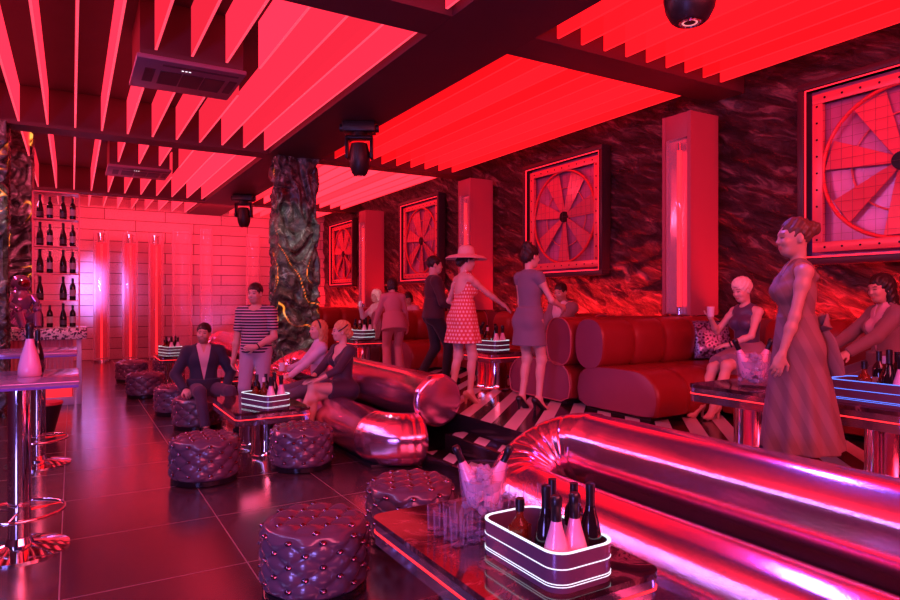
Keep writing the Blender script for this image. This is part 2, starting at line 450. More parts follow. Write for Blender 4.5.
# led strip washing up the stone wall behind the sofas
M_LEDR = mat('red_led_strip', (.2,0,0), .4, emit=(1,.010,.014), es=190.)
M_PANEL = mat('dark_red_wall_panel', (.18,.02,.025), .5)
for i, (a, b) in enumerate(((-1., 5.0), (5.48, 9.83), (10.31, 14.66), (15.14, 19.4))):
    struct(MB().bx(6.612, 6.64, a, b, ZP, 1.385).obj('strip_cover_%d' % (i+1), M_PANEL))  # ledge panel added to hide the led strip from view
for a, b, nm in ((-1.0, 4.55, 'below the nearest fan'), (5.9, 9.4, 'below the second fan'), (10.75, 14.2, 'below the third fan'), (15.6, 19.3, 'below the farthest fan')):
    tag(MB().bx(6.655, 6.69, a, b, 1.33, 1.345).obj('led_strip', M_LEDR), f'red light strip hidden behind the wall sofa {nm}', 'light strip', 'red strips behind the wall sofas')

# ------------------------------------------------------------------ light tubes before the back wall
def acrylic_tube(label, x, neon, rad, top):
    r = thing('light_column', label, 'light column', (x, 19.0, 0), 0, 'light columns before the back wall')
    MB().lathe([(rad+.04,0),(rad+.04,.05),(rad,.07)], 24).obj('base', M_CHROME, r)
    MB().lathe([(rad,.06),(rad,top),(rad-.012,top),(rad-.012,.06)], 28, cap=False).obj('acrylic_tube', M_ACRYL, r)
    if neon:
        MB().cyl((0,-rad*.8,.1),(0,-rad*.8,top-.35),.024).obj('neon_tube', M_NEON, r)
        MB().cyl((0,0,top-.30),(0,0,top-.06),rad*.6).obj('chrome_cap', M_CHROME, r)
        MB().cyl((0,0,.1),(0,0,top-.3),rad*.72).obj('diffuser', mat_diff, r)
mat_diff = mat('red_tinted_diffuser', (.5,.05,.08), .3, alpha=.6)
for lb, x in (('first red neon column beside the bottle rack', .66), ('middle one of the three red neon columns', 1.33), ('red neon column next to the clear acrylic columns', 1.96)):
    acrylic_tube(lb, x, True, .19, 3.40)
for lb, x, rr, tp in (('wide clear acrylic column right of the neon columns', 2.62, .26, 3.5), ('slim clear acrylic column behind the seated man', 3.25, .17, 3.6), ('clear acrylic column behind the man in a striped shirt', 4.55, .2, 3.5)):
    acrylic_tube(lb, x, False, rr, tp)

# ------------------------------------------------------------------ ceiling machines
M_AC = mat('plum_air_conditioner', (.22,.10,.17), .45); M_ACD = mat('dark_vent_grille', (.02,.012,.02), .5)
M_DOT = mat('white_indicator', (.8,.8,.8), .4, emit=(1,.95,1), es=1.5)
def make_ac(label, y0):
    r = thing('air_conditioner', label, 'air conditioner', (.55, y0, 4.0), 0, 'cassette air conditioners among the fins')
    MB().bx(.03, 1.03, .03, .97, .05, ZC-4.0).obj('casing', M_BEAM, r)
    MB().bx(0, 1.06, 0, 1.0, 0, .05, .012).obj('face_panel', M_AC, r)
    for k in range(3): MB().bx(.25+.22*k, .25+.22*k+.205, .30, .74, -.006, .004).obj('intake_grille', M_ACD, r)
    MB().bx(.10, .20, .28, .72, -.004, .004).obj('left_louver', M_ACD, r); MB().bx(.94, 1.02, .28, .72, -.004, .004).obj('right_louver', M_ACD, r)
    MB().bx(.25, 1.0, .10, .14, -.004, .004).obj('air_slot', M_ACD, r)
    m = MB()
    for k in range(3): m.box((.45+.035*k, .2, -.003), (.02,.012,.004))
    m.obj('indicator', M_DOT, r)
make_ac('large cassette air conditioner cut into the nearest visible fins', 7.0)
make_ac('small far cassette air conditioner above the bottle rack', 13.0)

M_LENS = mat('spot_lens', (.5,.1,.12), .05, emit=(1,.25,.3), es=1.2)
def make_spot(label, loc, rz=0, tilt=10, scale=1.0, fat=1.0):
    r = thing('stage_light', label, 'stage light', loc, rz, 'moving stage lights under the beam'); r.scale = (scale,)*3
    MB().bx(-.20, .20, -.12, .12, -.13, 0, .02).cyl((-.24,0,-.07),(.24,0,-.07),.05).obj('mount_box', M_BLACKP, r)
    y = MB().cyl((0,0,-.13),(0,0,-.18),.10).bx(-.17*fat,-.13*fat,-.07,.07,-.45,-.17,.01).bx(.13*fat,.17*fat,-.07,.07,-.45,-.17,.01).bx(-.17*fat,.17*fat,-.07,.07,-.21,-.17,.01)
    y.obj('yoke', M_BLACKM, r)
    M = Matrix.Rotation(R(tilt), 3, 'X'); c = (0,0,-.42)
    h = MB().lathe([(q*fat, w) for q, w in ((.06,.17),(.10,.16),(.125,.05),(.13,-.05),(.12,-.13),(.095,-.20),(.075,-.225))], 24, c, M).obj('head', M_BLACKP, r)
    MB().lathe([(.0,-.215),(.055,-.228),(.06,-.222)], 20, c, M).obj('lens', M_LENS, h)
    MB().lathe([(.062,-.222),(.07,-.236),(.08,-.226)], 20, c, M, cap=False).obj('lens_ring', M_CHROME, h)
make_spot('big round stage light hanging at the top right', (3.62, 2.92, ZB+.03), .5, 0, .92, 1.45)
make_spot('stage light under the long beam, above the seated women', (3.42, 8.25, ZB), -.5, 8, 1.12)
make_spot('small far stage light left of the rock column', (3.45, 15.3, ZB), -.5, 5, 1.15)
# ------------------------------------------------------------------ chrome quilted sofas
t = NT('metallic_quilted_vinyl'); p = t.p
p.inputs['Base Color'].default_value = (.95,.46,.66,1); p.inputs['Metallic'].default_value = .95; p.inputs['Roughness'].default_value = .17
n = t.new('ShaderNodeTexVoronoi'); n.inputs['Scale'].default_value = 150; t.link(t.co(), n.inputs['Vector']); t.bump(n.outputs['Distance'], .12, .003)
M_SILVER = t.m
SEAT = (2.58, .26); BACK = (3.11, .56); TR = .25
def pleat(a, n):                                     # radius dips at the seams of a bend
    f = (a*n) % 1.0; f = min(f, 1-f); return 1-.035*math.exp(-(f/.06)**2)
def sofa_path(ya, yb, near_end, fine=72):
    P = []; Q = []; BACK = (3.11, .565 if near_end == 'straight' else .61)
    mid = ((SEAT[0]+BACK[0])/2, (SEAT[1]+BACK[1])/2); hx = (BACK[0]-SEAT[0])/2; hz = (BACK[1]-SEAT[1])/2; rad = math.hypot(hx, hz)
    if near_end == 'elbow':
        for k in range(37):
            a = R(-90-90*k/36); P.append((SEAT[0]+.30+.30*math.cos(a), ya+.30+.30*math.sin(a), SEAT[1])); Q.append(TR*pleat(k/36, 7))
        s0 = ya+.30
    else: s0 = ya
    for k in range(1, 9): P.append((SEAT[0], s0+(yb-s0)*k/9, SEAT[1])); Q.append(TR)
    for k in range(fine+1):
        a = PI*k/fine; c = -math.cos(a); P.append((mid[0]+hx*c, yb+rad*math.sin(a), mid[1]+hz*c)); Q.append(TR*pleat(k/fine, 11))
    for k in range(1, 9): P.append((BACK[0], yb+(ya+.05-yb)*k/8, BACK[1])); Q.append(TR)
    return P, Q
def round_cap(P, Q, start):                          # puffed end of a tube
    i, j = (0, 1) if start else (-1, -2)
    d = (Vector(P[i])-Vector(P[j])).normalized(); e = Vector(P[i]); ex = []; eq = []
    for k, (o, q) in enumerate(((.012,1.03),(.035,1.05),(.06,1.03),(.075,.97),(.085,.88))): ex.append(tuple(e+d*o)); eq.append(TR*q)
    if start: return list(reversed(ex))+P, list(reversed(eq))+Q
    return P+ex, Q+eq
def chrome_sofa(label, ya, yb, near_end):
    r = thing('metallic_sofa', label, 'sofa', (0,0,0), 0, 'silver tube sofas along the platform edge')
    P, Q = sofa_path(ya, yb, near_end)
    P, Q = round_cap(P, Q, False)
    MB().tube(P, Q, 72, up=(0,0,1), lobes=9).obj('tube_cushion', M_SILVER, r, angle=60)
    x0 = ya+.1
    MB().bx(SEAT[0]-.14, SEAT[0]+.45, x0, yb+.25, 0, .03, .005).obj('base_plinth', M_BLACKP, r)
    MB().bx(SEAT[0]+.20, BACK[0]+.05, x0+.25, yb-.02, .03, .33).obj('back_support', M_BLACKP, r)
chrome_sofa('long shiny silver tube sofa in the right foreground', .6, 3.30, 'straight')
chrome_sofa('shiny silver tube sofa two women sit on', 5.50, 9.55, 'elbow')
chrome_sofa('far silver tube sofa beyond the rock column', 11.85, 16.0, 'elbow')

# ------------------------------------------------------------------ red channel-tufted sofas on the platform
t = NT('red_leather'); p = t.p; f = t.noise(t.co(), 4, 3)
t.link(t.mix(f, (.21,.014,.014), (.28,.022,.022)), p.inputs['Base Color']); p.inputs['Roughness'].default_value = .36
t.bump(t.noise(t.co(), 120, 3), .08, .003); M_RLEATHER = t.m
M_ENDS = mat('plum_leather_end', (.26,.06,.11), .45, nscale=6, nvar=.1); M_PIPE = mat('dark_piping', (.5,.12,.16), .35)
def superell(cx, cz, a, b, n=40, e=2.6):
    pts = []
    for k in range(n):
        th = 2*PI*k/n; c, s = math.cos(th), math.sin(th)
        pts.append((cx+a*math.copysign(abs(c)**(2/e), c), cz+b*math.copysign(abs(s)**(2/e), s)))
    return pts
def channel(prof, length, nch, pinch=.05, zmin=None):
    """sweep a (y,z) outline along +x with a stitched seam between channels"""
    cx = sum(p[0] for p in prof)/len(prof); cz = sum(p[1] for p in prof)/len(prof); n = len(prof)
    xs = [0, .012, .03]
    w = length/nch
    for c in range(nch):
        for q in (.04, .1, .25, .5, .75, .9, .96, 1.0): xs.append(c*w+q*w)
    xs = sorted(set(round(x, 4) for x in xs if x <= length-.03))+[length-.03, length-.012, length]
    vs = []
    for x in xs:
        e = min(x, length-x); s = 1-.05*max(0, 1-e/.03)**2
        d = abs((x/w)-round(x/w))*w
        if .06 < x < length-.06: s -= pinch*math.exp(-(d/.035)**2)
        for (y, z) in prof:
            zz = cz+(z-cz)*s
            if zmin is not None: zz = max(zz, zmin)
            vs.append((x, cx+(y-cx)*s, zz))
    fs = []
    for i in range(len(xs)-1):
        for k in range(n): fs.append((i*n+k, i*n+(k+1)%n, (i+1)*n+(k+1)%n, (i+1)*n+k))
    m = MB().add(vs, fs)
    m.slot(1); m.add(vs[:n], [tuple(reversed(range(n)))]); m.add(vs[-n:], [tuple(range(n))]); m.slot(0)
    return m
SEATP = []
for (y, z) in ((.18,.03),(.95,.03),(1.12,.04)): SEATP.append((y, z))
for k in range(11): a = R(-10+100*k/10); SEATP.append((.86+.30*math.cos(a), .20+.27*math.sin(a)))
SEATP += [(.6,.475),(.35,.465),(.16,.44),(.06,.36),(.03,.2),(.06,.08)]
def resample(pts, n):
    P = [Vector(p) for p in pts]; P.append(P[0]); L = [0]
    for i in range(len(P)-1): L.append(L[-1]+(P[i+1]-P[i]).length)
    out = []; j = 0
    for k in range(n):
        s = L[-1]*k/n
        while L[j+1] < s: j += 1
        f = (s-L[j])/(L[j+1]-L[j]); q = P[j].lerp(P[j+1], f); out.append((q.x, q.y))
    return out
SEATP = resample(SEATP, 44)
BACKP = superell(.23, .69, .215, .27, 40, 2.5)
def red_sofa(label, loc, rz, length, nch, group):
    r = thing('red_sofa', label, 'sofa', loc, rz, group)
    channel(SEATP, length, nch, .06, .03).obj('seat', [M_RLEATHER, M_ENDS], r, angle=50)
    b = channel(BACKP, length, nch, .11).obj('backrest', [M_RLEATHER, M_ENDS], r, angle=50)
    MB().tube([(-.004, y, z) for y, z in superell(.23,.69,.206,.26,40,2.5)], .008, 8, closed=True, up=(1,0,0)).obj('piping', M_PIPE, b)
    MB().tube([(-.002, .55+(y-.55)*.985, .25+(z-.25)*.985) for y, z in SEATP], .008, 8, closed=True, up=(1,0,0)).obj('seat_piping', M_PIPE, r)
    MB().bx(.05, length-.05, .15, 1.02, 0, .035).obj('plinth', M_BLACKP, r)
    return r
# local y = out of the backrest.  facing -Y : rotate pi (x flips)
G1 = 'red leather sofas standing out from the stone wall'; G2 = 'red leather benches along the stone wall'
LEN = 1.98
for yc, a, b in ((5.28, 'big red leather sofa facing the viewer, the blonde woman sits at its end', 'red leather sofa back to back with the nearest one, beside the seated man in grey'),
                 (10.25, 'red leather sofa just behind the walking man', 'red leather sofa the half-hidden guests sit on, behind the woman in coral'),
                 (15.08, 'far red leather sofa beyond the woman in coral, facing the viewer', 'farthest red leather sofa facing the back wall')):
    red_sofa(a, (4.70+LEN-.09, yc-.005, ZP), PI, LEN-.06, 4, G1)      # seat towards the viewer
    red_sofa(b, (4.66, yc+.005, ZP), 0, LEN-.06, 4, G1)           # seat away
for y0, y1, lb in ((.2, 4.08, 'red leather bench below the nearest fan'), (6.62, 9.05, 'red leather bench below the second fan'), (11.45, 13.88, 'red leather bench below the third fan'), (16.28, 19.3, 'red leather bench below the farthest fan')):
    red_sofa(lb, (6.62, y0+.02, ZP), PI/2, y1-y0-.04, 5, G2)
# cushion
t = NT('patterned_cushion'); vo = t.new('ShaderNodeTexVoronoi'); vo.inputs['Scale'].default_value = 22; t.link(t.co(), vo.inputs['Vector'])
t.link(t.ramp(vo.outputs['Distance'], [(.2,(.03,.02,.05)),(.5,(.35,.3,.5)),(.75,(.06,.02,.05))]), t.p.inputs['Base Color']); t.p.inputs['Roughness'].default_value = .25; t.p.inputs['Metallic'].default_value = .5
M_CUSH = t.m
vs = []; n = 20
for s in (-1, 1):
    for i in range(n+1):
        for j in range(n+1):
            u, w = -1+2*i/n, -1+2*j/n; h = .07*(max(0, 1-u**4)*max(0, 1-w**4))**.5*s
            k = 1-.06*(1-max(abs(u), abs(w))**2); vs.append((u*.22*k, h, w*.22*k+.22))
fs = []
for s in range(2):
    b = s*(n+1)**2
    for i in range(n):
        for j in range(n): a = b+i*(n+1)+j; fs.append((a, a+1, a+n+2, a+n+1))
c = MB().add(vs, fs).obj('cushion', M_CUSH, None, (6.26, 4.72, ZP+.49), -.45, 60); c.rotation_euler = (R(-16), 0, -.5)
tag(c, 'dark patterned cushion leaning in the corner of the big red sofa', 'cushion')

# ------------------------------------------------------------------ tufted ottomans
t = NT('plum_tufted_leather'); p = t.p; f = t.noise(t.co(), 6, 4)
t.link(t.mix(f, (.075,.045,.078), (.125,.075,.12)), p.inputs['Base Color']); p.inputs['Roughness'].default_value = .24; p.inputs['Coat Weight'].default_value = .25
t.bump(t.noise(t.co(), 90, 3), .1, .003); M_TUFT = t.m
M_STUD = mat('dark_chrome_stud', (.22,.16,.26), .12, 1.0)
OR, OH, NU = .305, .385, 10
DU = 2*PI*OR/NU/2; DV = .062
def tuft(u, v, du, dv, amp):
    p = u/du+v/dv; q = u/du-v/dv
    return amp*(abs(math.sin(PI*p/2))*abs(math.sin(PI*q/2)))**.55
def ottoman_mesh(studs):
    m = MB(); nth = 120; prof = []
    # side rows then the top discs
    zs = [.045+(OH-.045-.03)*k/34 for k in range(35)]
    vs = []
    zb = .10
    for z in zs:
        for k in range(nth):
            th = 2*PI*k/nth; u = th*OR
            e = min(1, (z-.045)/.03, (OH-.02-z)/.03); e = max(0, e)
            r = OR-.022+tuft(u, z-zb, DU, DV, .021)*e-(1-min(1,(z-.045)/.02))*.012
            vs.append((r*math.cos(th), r*math.sin(th), z))
    nr = 22
    for i in range(1, nr+1):
        f = i/nr
        for k in range(nth):
            th = 2*PI*k/nth
            if f < .18:
                a = f/.18*PI/2; rr = OR-.022-.03*(1-math.cos(a)); z = OH-.03+.03*math.sin(a)
                rr += tuft(th*OR, zs[-1]-zb, DU, DV, .024)*.0
            else:
                rr = (OR-.052)*(1-(f-.18)/.82*.985); x, y = rr*math.cos(th), rr*math.sin(th)
                z = OH+tuft(x, y, .105, .075, .026)*min(1, (f-.18)/.1)
            vs.append((rr*math.cos(th), rr*math.sin(th), z))
    rows = len(zs)+nr; fs = []
    for i in range(rows-1):
        for k in range(nth): fs.append((i*nth+k, i*nth+(k+1)%nth, (i+1)*nth+(k+1)%nth, (i+1)*nth+k))
    fs.append(tuple((rows-1)*nth+k for k in range(nth))); fs.append(tuple(reversed(range(nth))))
    m.add(vs, fs)
    if studs:
        m.slot(1)
        for p in STUDS: m.ell(p, (.014,.014,.014), 8, 5)
    return m.mesh('ottoman_upholstery', [M_TUFT, M_STUD], 60)
STUDS = []
for j in range(0, 5):
    v = .10+j*DV
    for i in range(NU*2):
        if (i+j) % 2 == 0:
            th = i*DU/OR; STUDS.append(((OR-.018)*math.cos(th), (OR-.018)*math.sin(th), v))
for i in range(-3, 4):
    for j in range(-4, 5):
        if (i+j) % 2 == 0 and math.hypot(i*.105, j*.075) < .25: STUDS.append((i*.105, j*.075, OH+.002))
ME_O1 = ottoman_mesh(False); ME_O2 = ottoman_mesh(True); ME_STUD = MB().ell((0,0,0), (.021,.021,.014), 12, 6).mesh('stud', M_STUD)
ME_OB = MB().lathe([(.27,0),(.285,.012),(.285,.05),(.27,.055)], 40).mesh('base_ring', mat('gloss_black', (.01,.008,.012), .15))
for i, (x, y, lb) in enumerate(((1.165, 3.45, 'nearest tufted ottoman, large in the foreground'), (1.96, 3.84, 'tufted ottoman at the far end of the foreground table'),
        (1.02, 6.02, 'tufted ottoman in the middle of the aisle'), (1.90, 6.02, 'tufted ottoman in front of the woman in a black dress'),
        (1.36, 8.55, 'tufted ottoman the man in a navy blazer sits on'), (1.27, 9.75, 'tufted ottoman half hidden behind the seated man'),
        (1.05, 11.7, 'tufted ottoman beyond the seated man, standing alone'), (1.02, 14.1, 'farthest tufted ottoman near the back wall'), (1.72, 14.5, 'far tufted ottoman next to the farthest one'))):
    r = thing('tufted_ottoman', lb, 'ottoman', (x, y, 0), .13+.4*i, 'tufted leather ottomans')
    ob('upholstery', ME_O1 if i < 4 else ME_O2, r); ob('base_ring', ME_OB, r)
    if i < 4:
        for p in STUDS: ob('stud', ME_STUD, r, p)

# ------------------------------------------------------------------ low cocktail tables
t = NT('dark_marble_top'); f = t.noise(t.co(), 3.5, 8, .65, 1.5)
t.link(t.ramp(f, [(.4,(.02,.008,.012)),(.55,(.07,.02,.025)),(.62,(.22,.07,.08)),(.68,(.05,.015,.02))]), t.p.inputs['Base Color']); t.p.inputs['Roughness'].default_value = .07; M_MARBLE = t.m
M_APRON = mat('smoked_mirror_apron', (.42,.36,.45), .1, .9)
M_REDLINE = mat('red_led_line', (.2,0,0), .4, emit=(1,.02,.03), es=2.2)
def low_table(label, x0, x1, y0, y1, z, h=.5):
    w, d = x1-x0, y1-y0
    r = thing('cocktail_table', label, 'table', ((x0+x1)/2, (y0+y1)/2, z), 0, 'low marble cocktail tables')
    MB().prism(rrect(w, d, .07), h-.025, h).obj('table_top', M_MARBLE, r)
    MB().prism(rrect(w-.012, d-.012, .066), h-.13, h-.026).obj('apron', M_APRON, r)
    MB().ring(rrect(w-.004, d-.004, .068), rrect(w-.014, d-.014, .064), h-.074, h-.066).obj('light_line', M_REDLINE, r)
    for s in (-1, 1):
        MB().lathe([(.17,.012),(.165,.02),(.15,.06),(.15,h-.13)], 32, (0, s*(d/2-.33), 0)).obj('pedestal', M_CHROME, r)
        MB().cyl((0, s*(d/2-.33), 0), (0, s*(d/2-.33), .02), .19, n=32).obj('foot_plate', M_CHROME, r)
low_table('low dark marble table in the foreground with a glowing tray', 1.31, 2.08, 1.80, 3.03, 0)
low_table('low marble table between the ottomans and the two seated women', 1.36, 2.12, 6.37, 7.6, 0)
low_table('low marble table hidden behind the striped-shirt man', 1.64, 2.22, 9.5, 10.7, 0)
low_table('far low marble table near the back wall with a tray', 1.4, 2.05, 12.9, 14.05, 0, .55)
low_table('low marble table on the platform in front of the woman in a long dress', 4.12, 4.88, 1.75, 3.36, ZP)
low_table('low marble table on the platform between the two standing women', 4.42, 5.02, 6.5, 7.35, ZP)
low_table('far low marble table on the platform beside the woman in coral', 3.95, 4.5, 9.75, 10.62, ZP)

# ------------------------------------------------------------------ LED bottle trays and bottles
M_TRAY = mat('plum_tray', (.16,.09,.17), .22, .3); M_TRAYIN = mat('dark_tray_inside', (.05,.03,.09), .3)
M_LEDW = mat('white_led_line', (.5,.5,.5), .4, emit=(.66,.86,1.), es=1.25); M_LEDB = mat('blue_led_line', (.1,.1,.4), .4, emit=(.05,.20,1.), es=1.9)
M_PINK = mat('pink_lacquer', (.80,.42,.62), .25, coat=.3); M_FOIL = mat('black_foil', (.012,.010,.014), .3)
M_DKGL = mat('dark_green_glass', (.012,.008,.010), .06); M_AMBER = mat('amber_spirit', (.32,.045,.02), .05, trans=.55, ior=1.3)
M_CLEARB = mat('clear_bottle_glass', (.55,.35,.5), .05, trans=.6); M_LABEL = mat('bottle_label', (.45,.34,.38), .5); M_LABELD = mat('dark_label', (.05,.03,.05), .4); M_WCAP = mat('pale_cap', (.75,.6,.68), .4)
TW, TD, TH = .30, .50, .14
def tray_meshes(led):
    out = rrect(TW, TD, .07); inn = rrect(TW-.02, TD-.02, .06)
    a = MB().ring(out, inn, 0, TH).prism(rrect(TW-.018, TD-.018, .062), .0, .012).mesh('tray_body', M_TRAY)
    L = []
    for z0, z1 in ((TH, TH+.004), (.084,.0875), (.030,.033), (.021,.0235)):
        o = rrect(TW+.004, TD+.004, .072); i = rrect(TW-.012 if z0 < TH else TW-.018, TD-.012 if z0 < TH else TD-.018, .066)
        L.append(MB().ring(o, i, z0, z1).mesh('led_line', led))
    return a, L
TRW = tray_meshes(M_LEDW); TRB = tray_meshes(M_LEDB)
CH = [(.0,0),(.040,0),(.044,.006),(.044,.10),(.042,.14),(.033,.19),(.021,.23),(.0155,.26),(.0150,.325),(.0,.325)]
CHF = [(.0172,.235),(.0172,.30),(.0185,.305),(.0180,.333),(.012,.337),(.0,.337)]
FLA = [(.0,0),(.056,0),(.061,.008),(.060,.05),(.046,.12),(.026,.19),(.0165,.235),(.0150,.30),(.0,.30)]
WINE = [(.0,0),(.036,0),(.038,.005),(.038,.19),(.034,.215),(.015,.245),(.0145,.31),(.0,.31)]
ME_CH = {c: MB().lathe(CH, 24).mesh('bottle_body', m) for c, m in (('dark', M_DKGL), ('clear', M_CLEARB))}
ME_FL = MB().lathe(FLA, 24).mesh('bottle_body', M_PINK); ME_CHF = MB().lathe(CHF, 20).mesh('foil_cap', M_FOIL)
ME_FLF = MB().lathe([(.0195,.222),(.0185,.27),(.022,.275),(.0225,.305),(.016,.315),(.0,.318)], 20).mesh('foil_cap', M_FOIL)
ME_LB = MB().lathe([(.0448,.035),(.0448,.10)], 24, cap=False).mesh('label', M_LABELD)
ME_WN = MB().lathe(WINE, 24).mesh('bottle_body', M_DKGL); ME_WNF = MB().lathe([(.0165,.25),(.0165,.312),(.0,.314)], 16).mesh('foil_cap', M_FOIL)
ME_WNL = MB().lathe([(.0386,.06),(.0386,.15)], 24, cap=False).mesh('label', M_LABEL)
ME_WH = MB().prism(rrect(.075,.075,.015), 0, .15).lathe([(.036,.148),(.034,.16),(.016,.18),(.014,.21)], 20).mesh('bottle_body', M_AMBER)
ME_WHL = MB().ring(rrect(.0765,.0765,.015), rrect(.0745,.0745,.014), .03, .10).mesh('label', M_LABELD); ME_WHC = MB().lathe([(.018,.208),(.018,.255),(.0,.257)], 18).mesh('cap', M_FOIL)
ME_LIQ = MB().lathe([(.0,0),(.038,0),(.040,.008),(.040,.13),(.030,.17),(.014,.20),(.013,.25)], 22).mesh('bottle_body', M_AMBER); ME_LIQC = MB().lathe([(.016,.245),(.016,.29),(.0,.292)], 16).mesh('cap', M_WCAP)
ME_LIQL = MB().lathe([(.0408,.03),(.0408,.11)], 22, cap=False).mesh('label', M_LABEL)
KIND = {'pink': ('champagne_bottle', 'champagne bottle', [('bottle_body', ME_FL), ('foil_cap', ME_FLF)]),
        'champ': ('champagne_bottle', 'champagne bottle', [('bottle_body', ME_CH['dark']), ('foil_cap', ME_CHF), ('label', ME_LB)]),
        'wine': ('wine_bottle', 'bottle', [('bottle_body', ME_WN), ('foil_cap', ME_WNF), ('label', ME_WNL)]),
        'whisky': ('whisky_bottle', 'bottle', [('bottle_body', ME_WH), ('cap', ME_WHC), ('label', ME_WHL)]),
        'liquor': ('liquor_bottle', 'bottle', [('bottle_body', ME_LIQ), ('cap', ME_LIQC), ('label', ME_LIQL)])}
def bottle(kind, loc, label, group, rz=0, tilt=None, scale=1):
    nm, cat, parts = KIND[kind]
    r = thing(nm, label, cat, loc, rz, group); r.scale = (scale,)*3
    if tilt: r.rotation_euler = (tilt[0], tilt[1], rz)
    for n, me in parts: ob(n, me, r)
    return r
TSET = [('pink', .075, -.165, 'right pink bottle of'), ('pink', -.055, -.175, 'left pink bottle of'),
        ('champ', .09, -.03, 'dark champagne bottle of'), ('whisky', -.09, .04, 'square amber bottle of'), ('liquor', -.02, .00, 'pale-capped amber bottle of'),
        ('wine', .075, .10, 'right dark wine bottle of'), ('wine', -.02, .12, 'left dark wine bottle of')]
def tray(phrase, x, y, z, rz=0, led='w', sets=TSET, scale=1.0, short=None):
    body, leds = TRW if led == 'w' else TRB
    r = thing('bottle_tray', f'dark LED-edged bottle tray {phrase}', 'tray', (x, y, z), rz, 'glowing bottle trays'); r.scale = (scale,)*3
    b = ob('tray_body', body, r)
    for l in leds: ob('led_line', l, b)
    for k, dx, dy, lb in sets:
        c, s = math.cos(rz), math.sin(rz)
        bottle(k, (x+(c*dx-s*dy)*scale, y+(s*dx+c*dy)*scale, z+.0125*scale), f'{lb} the tray {short or phrase}', 'bottles in the glowing trays', random.uniform(0, 6), None, scale)
FS = [('pink', -.082, -.168, 'left one of the two pink bottles in'), ('pink', .0, -.175, 'right one of the two pink bottles in'), ('champ', .088, -.165, 'dark champagne bottle at the front right of'),
      ('whisky', -.10, .03, 'square amber whisky bottle at the left of'), ('liquor', -.04, -.06, 'pale-capped amber liquor bottle in'), ('champ', -.075, -.10, 'dark bottle right behind the left pink one in'),
      ('wine', .09, -.07, 'rightmost dark wine bottle of the back pair in'), ('wine', .055, .02, 'leftmost dark wine bottle of the back pair in')]
tray('on the foreground table', 1.70, 2.10, .5, 0, 'w', FS, 1.05)
tray('in front of the two seated women', 1.72, 6.66, .5, .35, short='before the seated women')
tray('near the back wall', 1.66, 13.6, .55, .3)
tray('with blue lines by the dark-haired woman', 4.37, 2.10, ZP+.5, 0, 'b', FS, 1.0, 'with blue lines')
tray('between the two standing women', 4.58, 6.78, ZP+.5, .25, short='between the standing women')
tray('beside the woman in coral', 4.25, 10.2, ZP+.5, .25)

# ice buckets with two bottles each, and glasses
M_ICE = mat('ice_cubes', (.60,.48,.68), .12, alpha=.45)
BK = [(.095,0),(.10,.01),(.125,.25),(.132,.255),(.118,.25),(.092,.02),(.0,.02)]
ME_BK = MB().lathe([(.0,0)]+BK, 32).mesh('bucket', M_GLASS)
def ice_mesh():
    m = MB(); q = random.Random(3)
    for k in range(150):
        z = q.uniform(.04, .245); a = q.uniform(0, 2*PI); rr = q.uniform(0, .092)**1.0
        Rm = Matrix.Rotation(q.uniform(0,3), 3, (q.random()+.1, q.random(), q.random()))
        m.box((rr*math.cos(a), rr*math.sin(a), z), (.032,.03,.028), .004, 1, Rm)
    m.lathe([(.0,.14),(.09,.14),(.103,.19),(.0,.195)], 24)
    return m.mesh('ice', M_ICE)
ME_ICE = ice_mesh()
ME_TUMB = MB().lathe([(.0,0),(.030,0),(.033,.12),(.0305,.12),(.028,.01),(.0,.01)], 18).mesh('tumbler', M_GLASS)
ME_FLUTE = MB().lathe([(.0,0),(.031,.002),(.03,.005),(.005,.009),(.004,.075),(.014,.10),(.024,.14),(.0245,.20),(.022,.205),(.0225,.14),(.012,.105),(.0,.10)], 18).mesh('flute', M_GLASS)
def bucket(phrase, x, y, z, toward):
    r = thing('ice_bucket', f'clear ice bucket {phrase}', 'ice bucket', (x, y, z), 0, 'glass ice buckets'); ob('bucket', ME_BK, r)
    tag(ob('ice', ME_ICE, None, (x, y, z)), f'ice cubes filling the bucket {phrase}', 'ice', None, 'stuff')
    for s, nm in ((-1, 'left'), (1, 'right')):
        e = Matrix.Rotation(R(24*s), 3, Vector((-SR[1], SR[0], 0))).to_euler()
        bottle('pink', (x-SR[0]*.0*s+SR[0]*.02*s, y+SR[1]*.02*s, z+.085), f'pink bottle leaning {nm} in the ice bucket {phrase}', 'bottles in ice buckets', e.z, (e.x, e.y), .95)
bucket('on the foreground table', 1.80, 2.72, .5, 0)
bucket('behind the woman in a long dress', 4.40, 2.98, ZP+.5, 0)
bucket('between the two standing women', 4.60, 7.18, ZP+.5, 0)
def glasses(phrase, base, z, spots, g):
    for i, (dx, dy, k) in enumerate(spots):
        tag(ob('flute_glass' if k else 'tumbler', ME_FLUTE if k else ME_TUMB, None, (base[0]+dx, base[1]+dy, z)), f"empty clear {'champagne flute' if k else 'straight tumbler'} {phrase}", 'glass', g)
SP = []
for i in range(4):
    for j in range(4): SP.append((-.30+.085*i+.01*(j%2), -.26+.078*j, 1 if i > 1 else 0))
glasses('clustered by the ice bucket on the foreground table', (1.78, 2.70), .5, [s for s in SP if math.hypot(s[0]-.02, s[1]-.02) > .18], 'glasses on the foreground table')
glasses('in the row beside the ice bucket on the foreground table', (1.78, 2.70), .5, [(.06+.07*k, -.19-.02*k, 1) for k in range(3)]+[(.04+.07*k, -.26, 1) for k in range(3)], 'glasses beside the foreground bucket')
glasses('beside the ice bucket on the platform table', (4.40, 2.95), ZP+.5, [(-.22+.07*(k%4), -.16-.075*(k//4), 1) for k in range(8)], 'glasses on the nearest platform table')

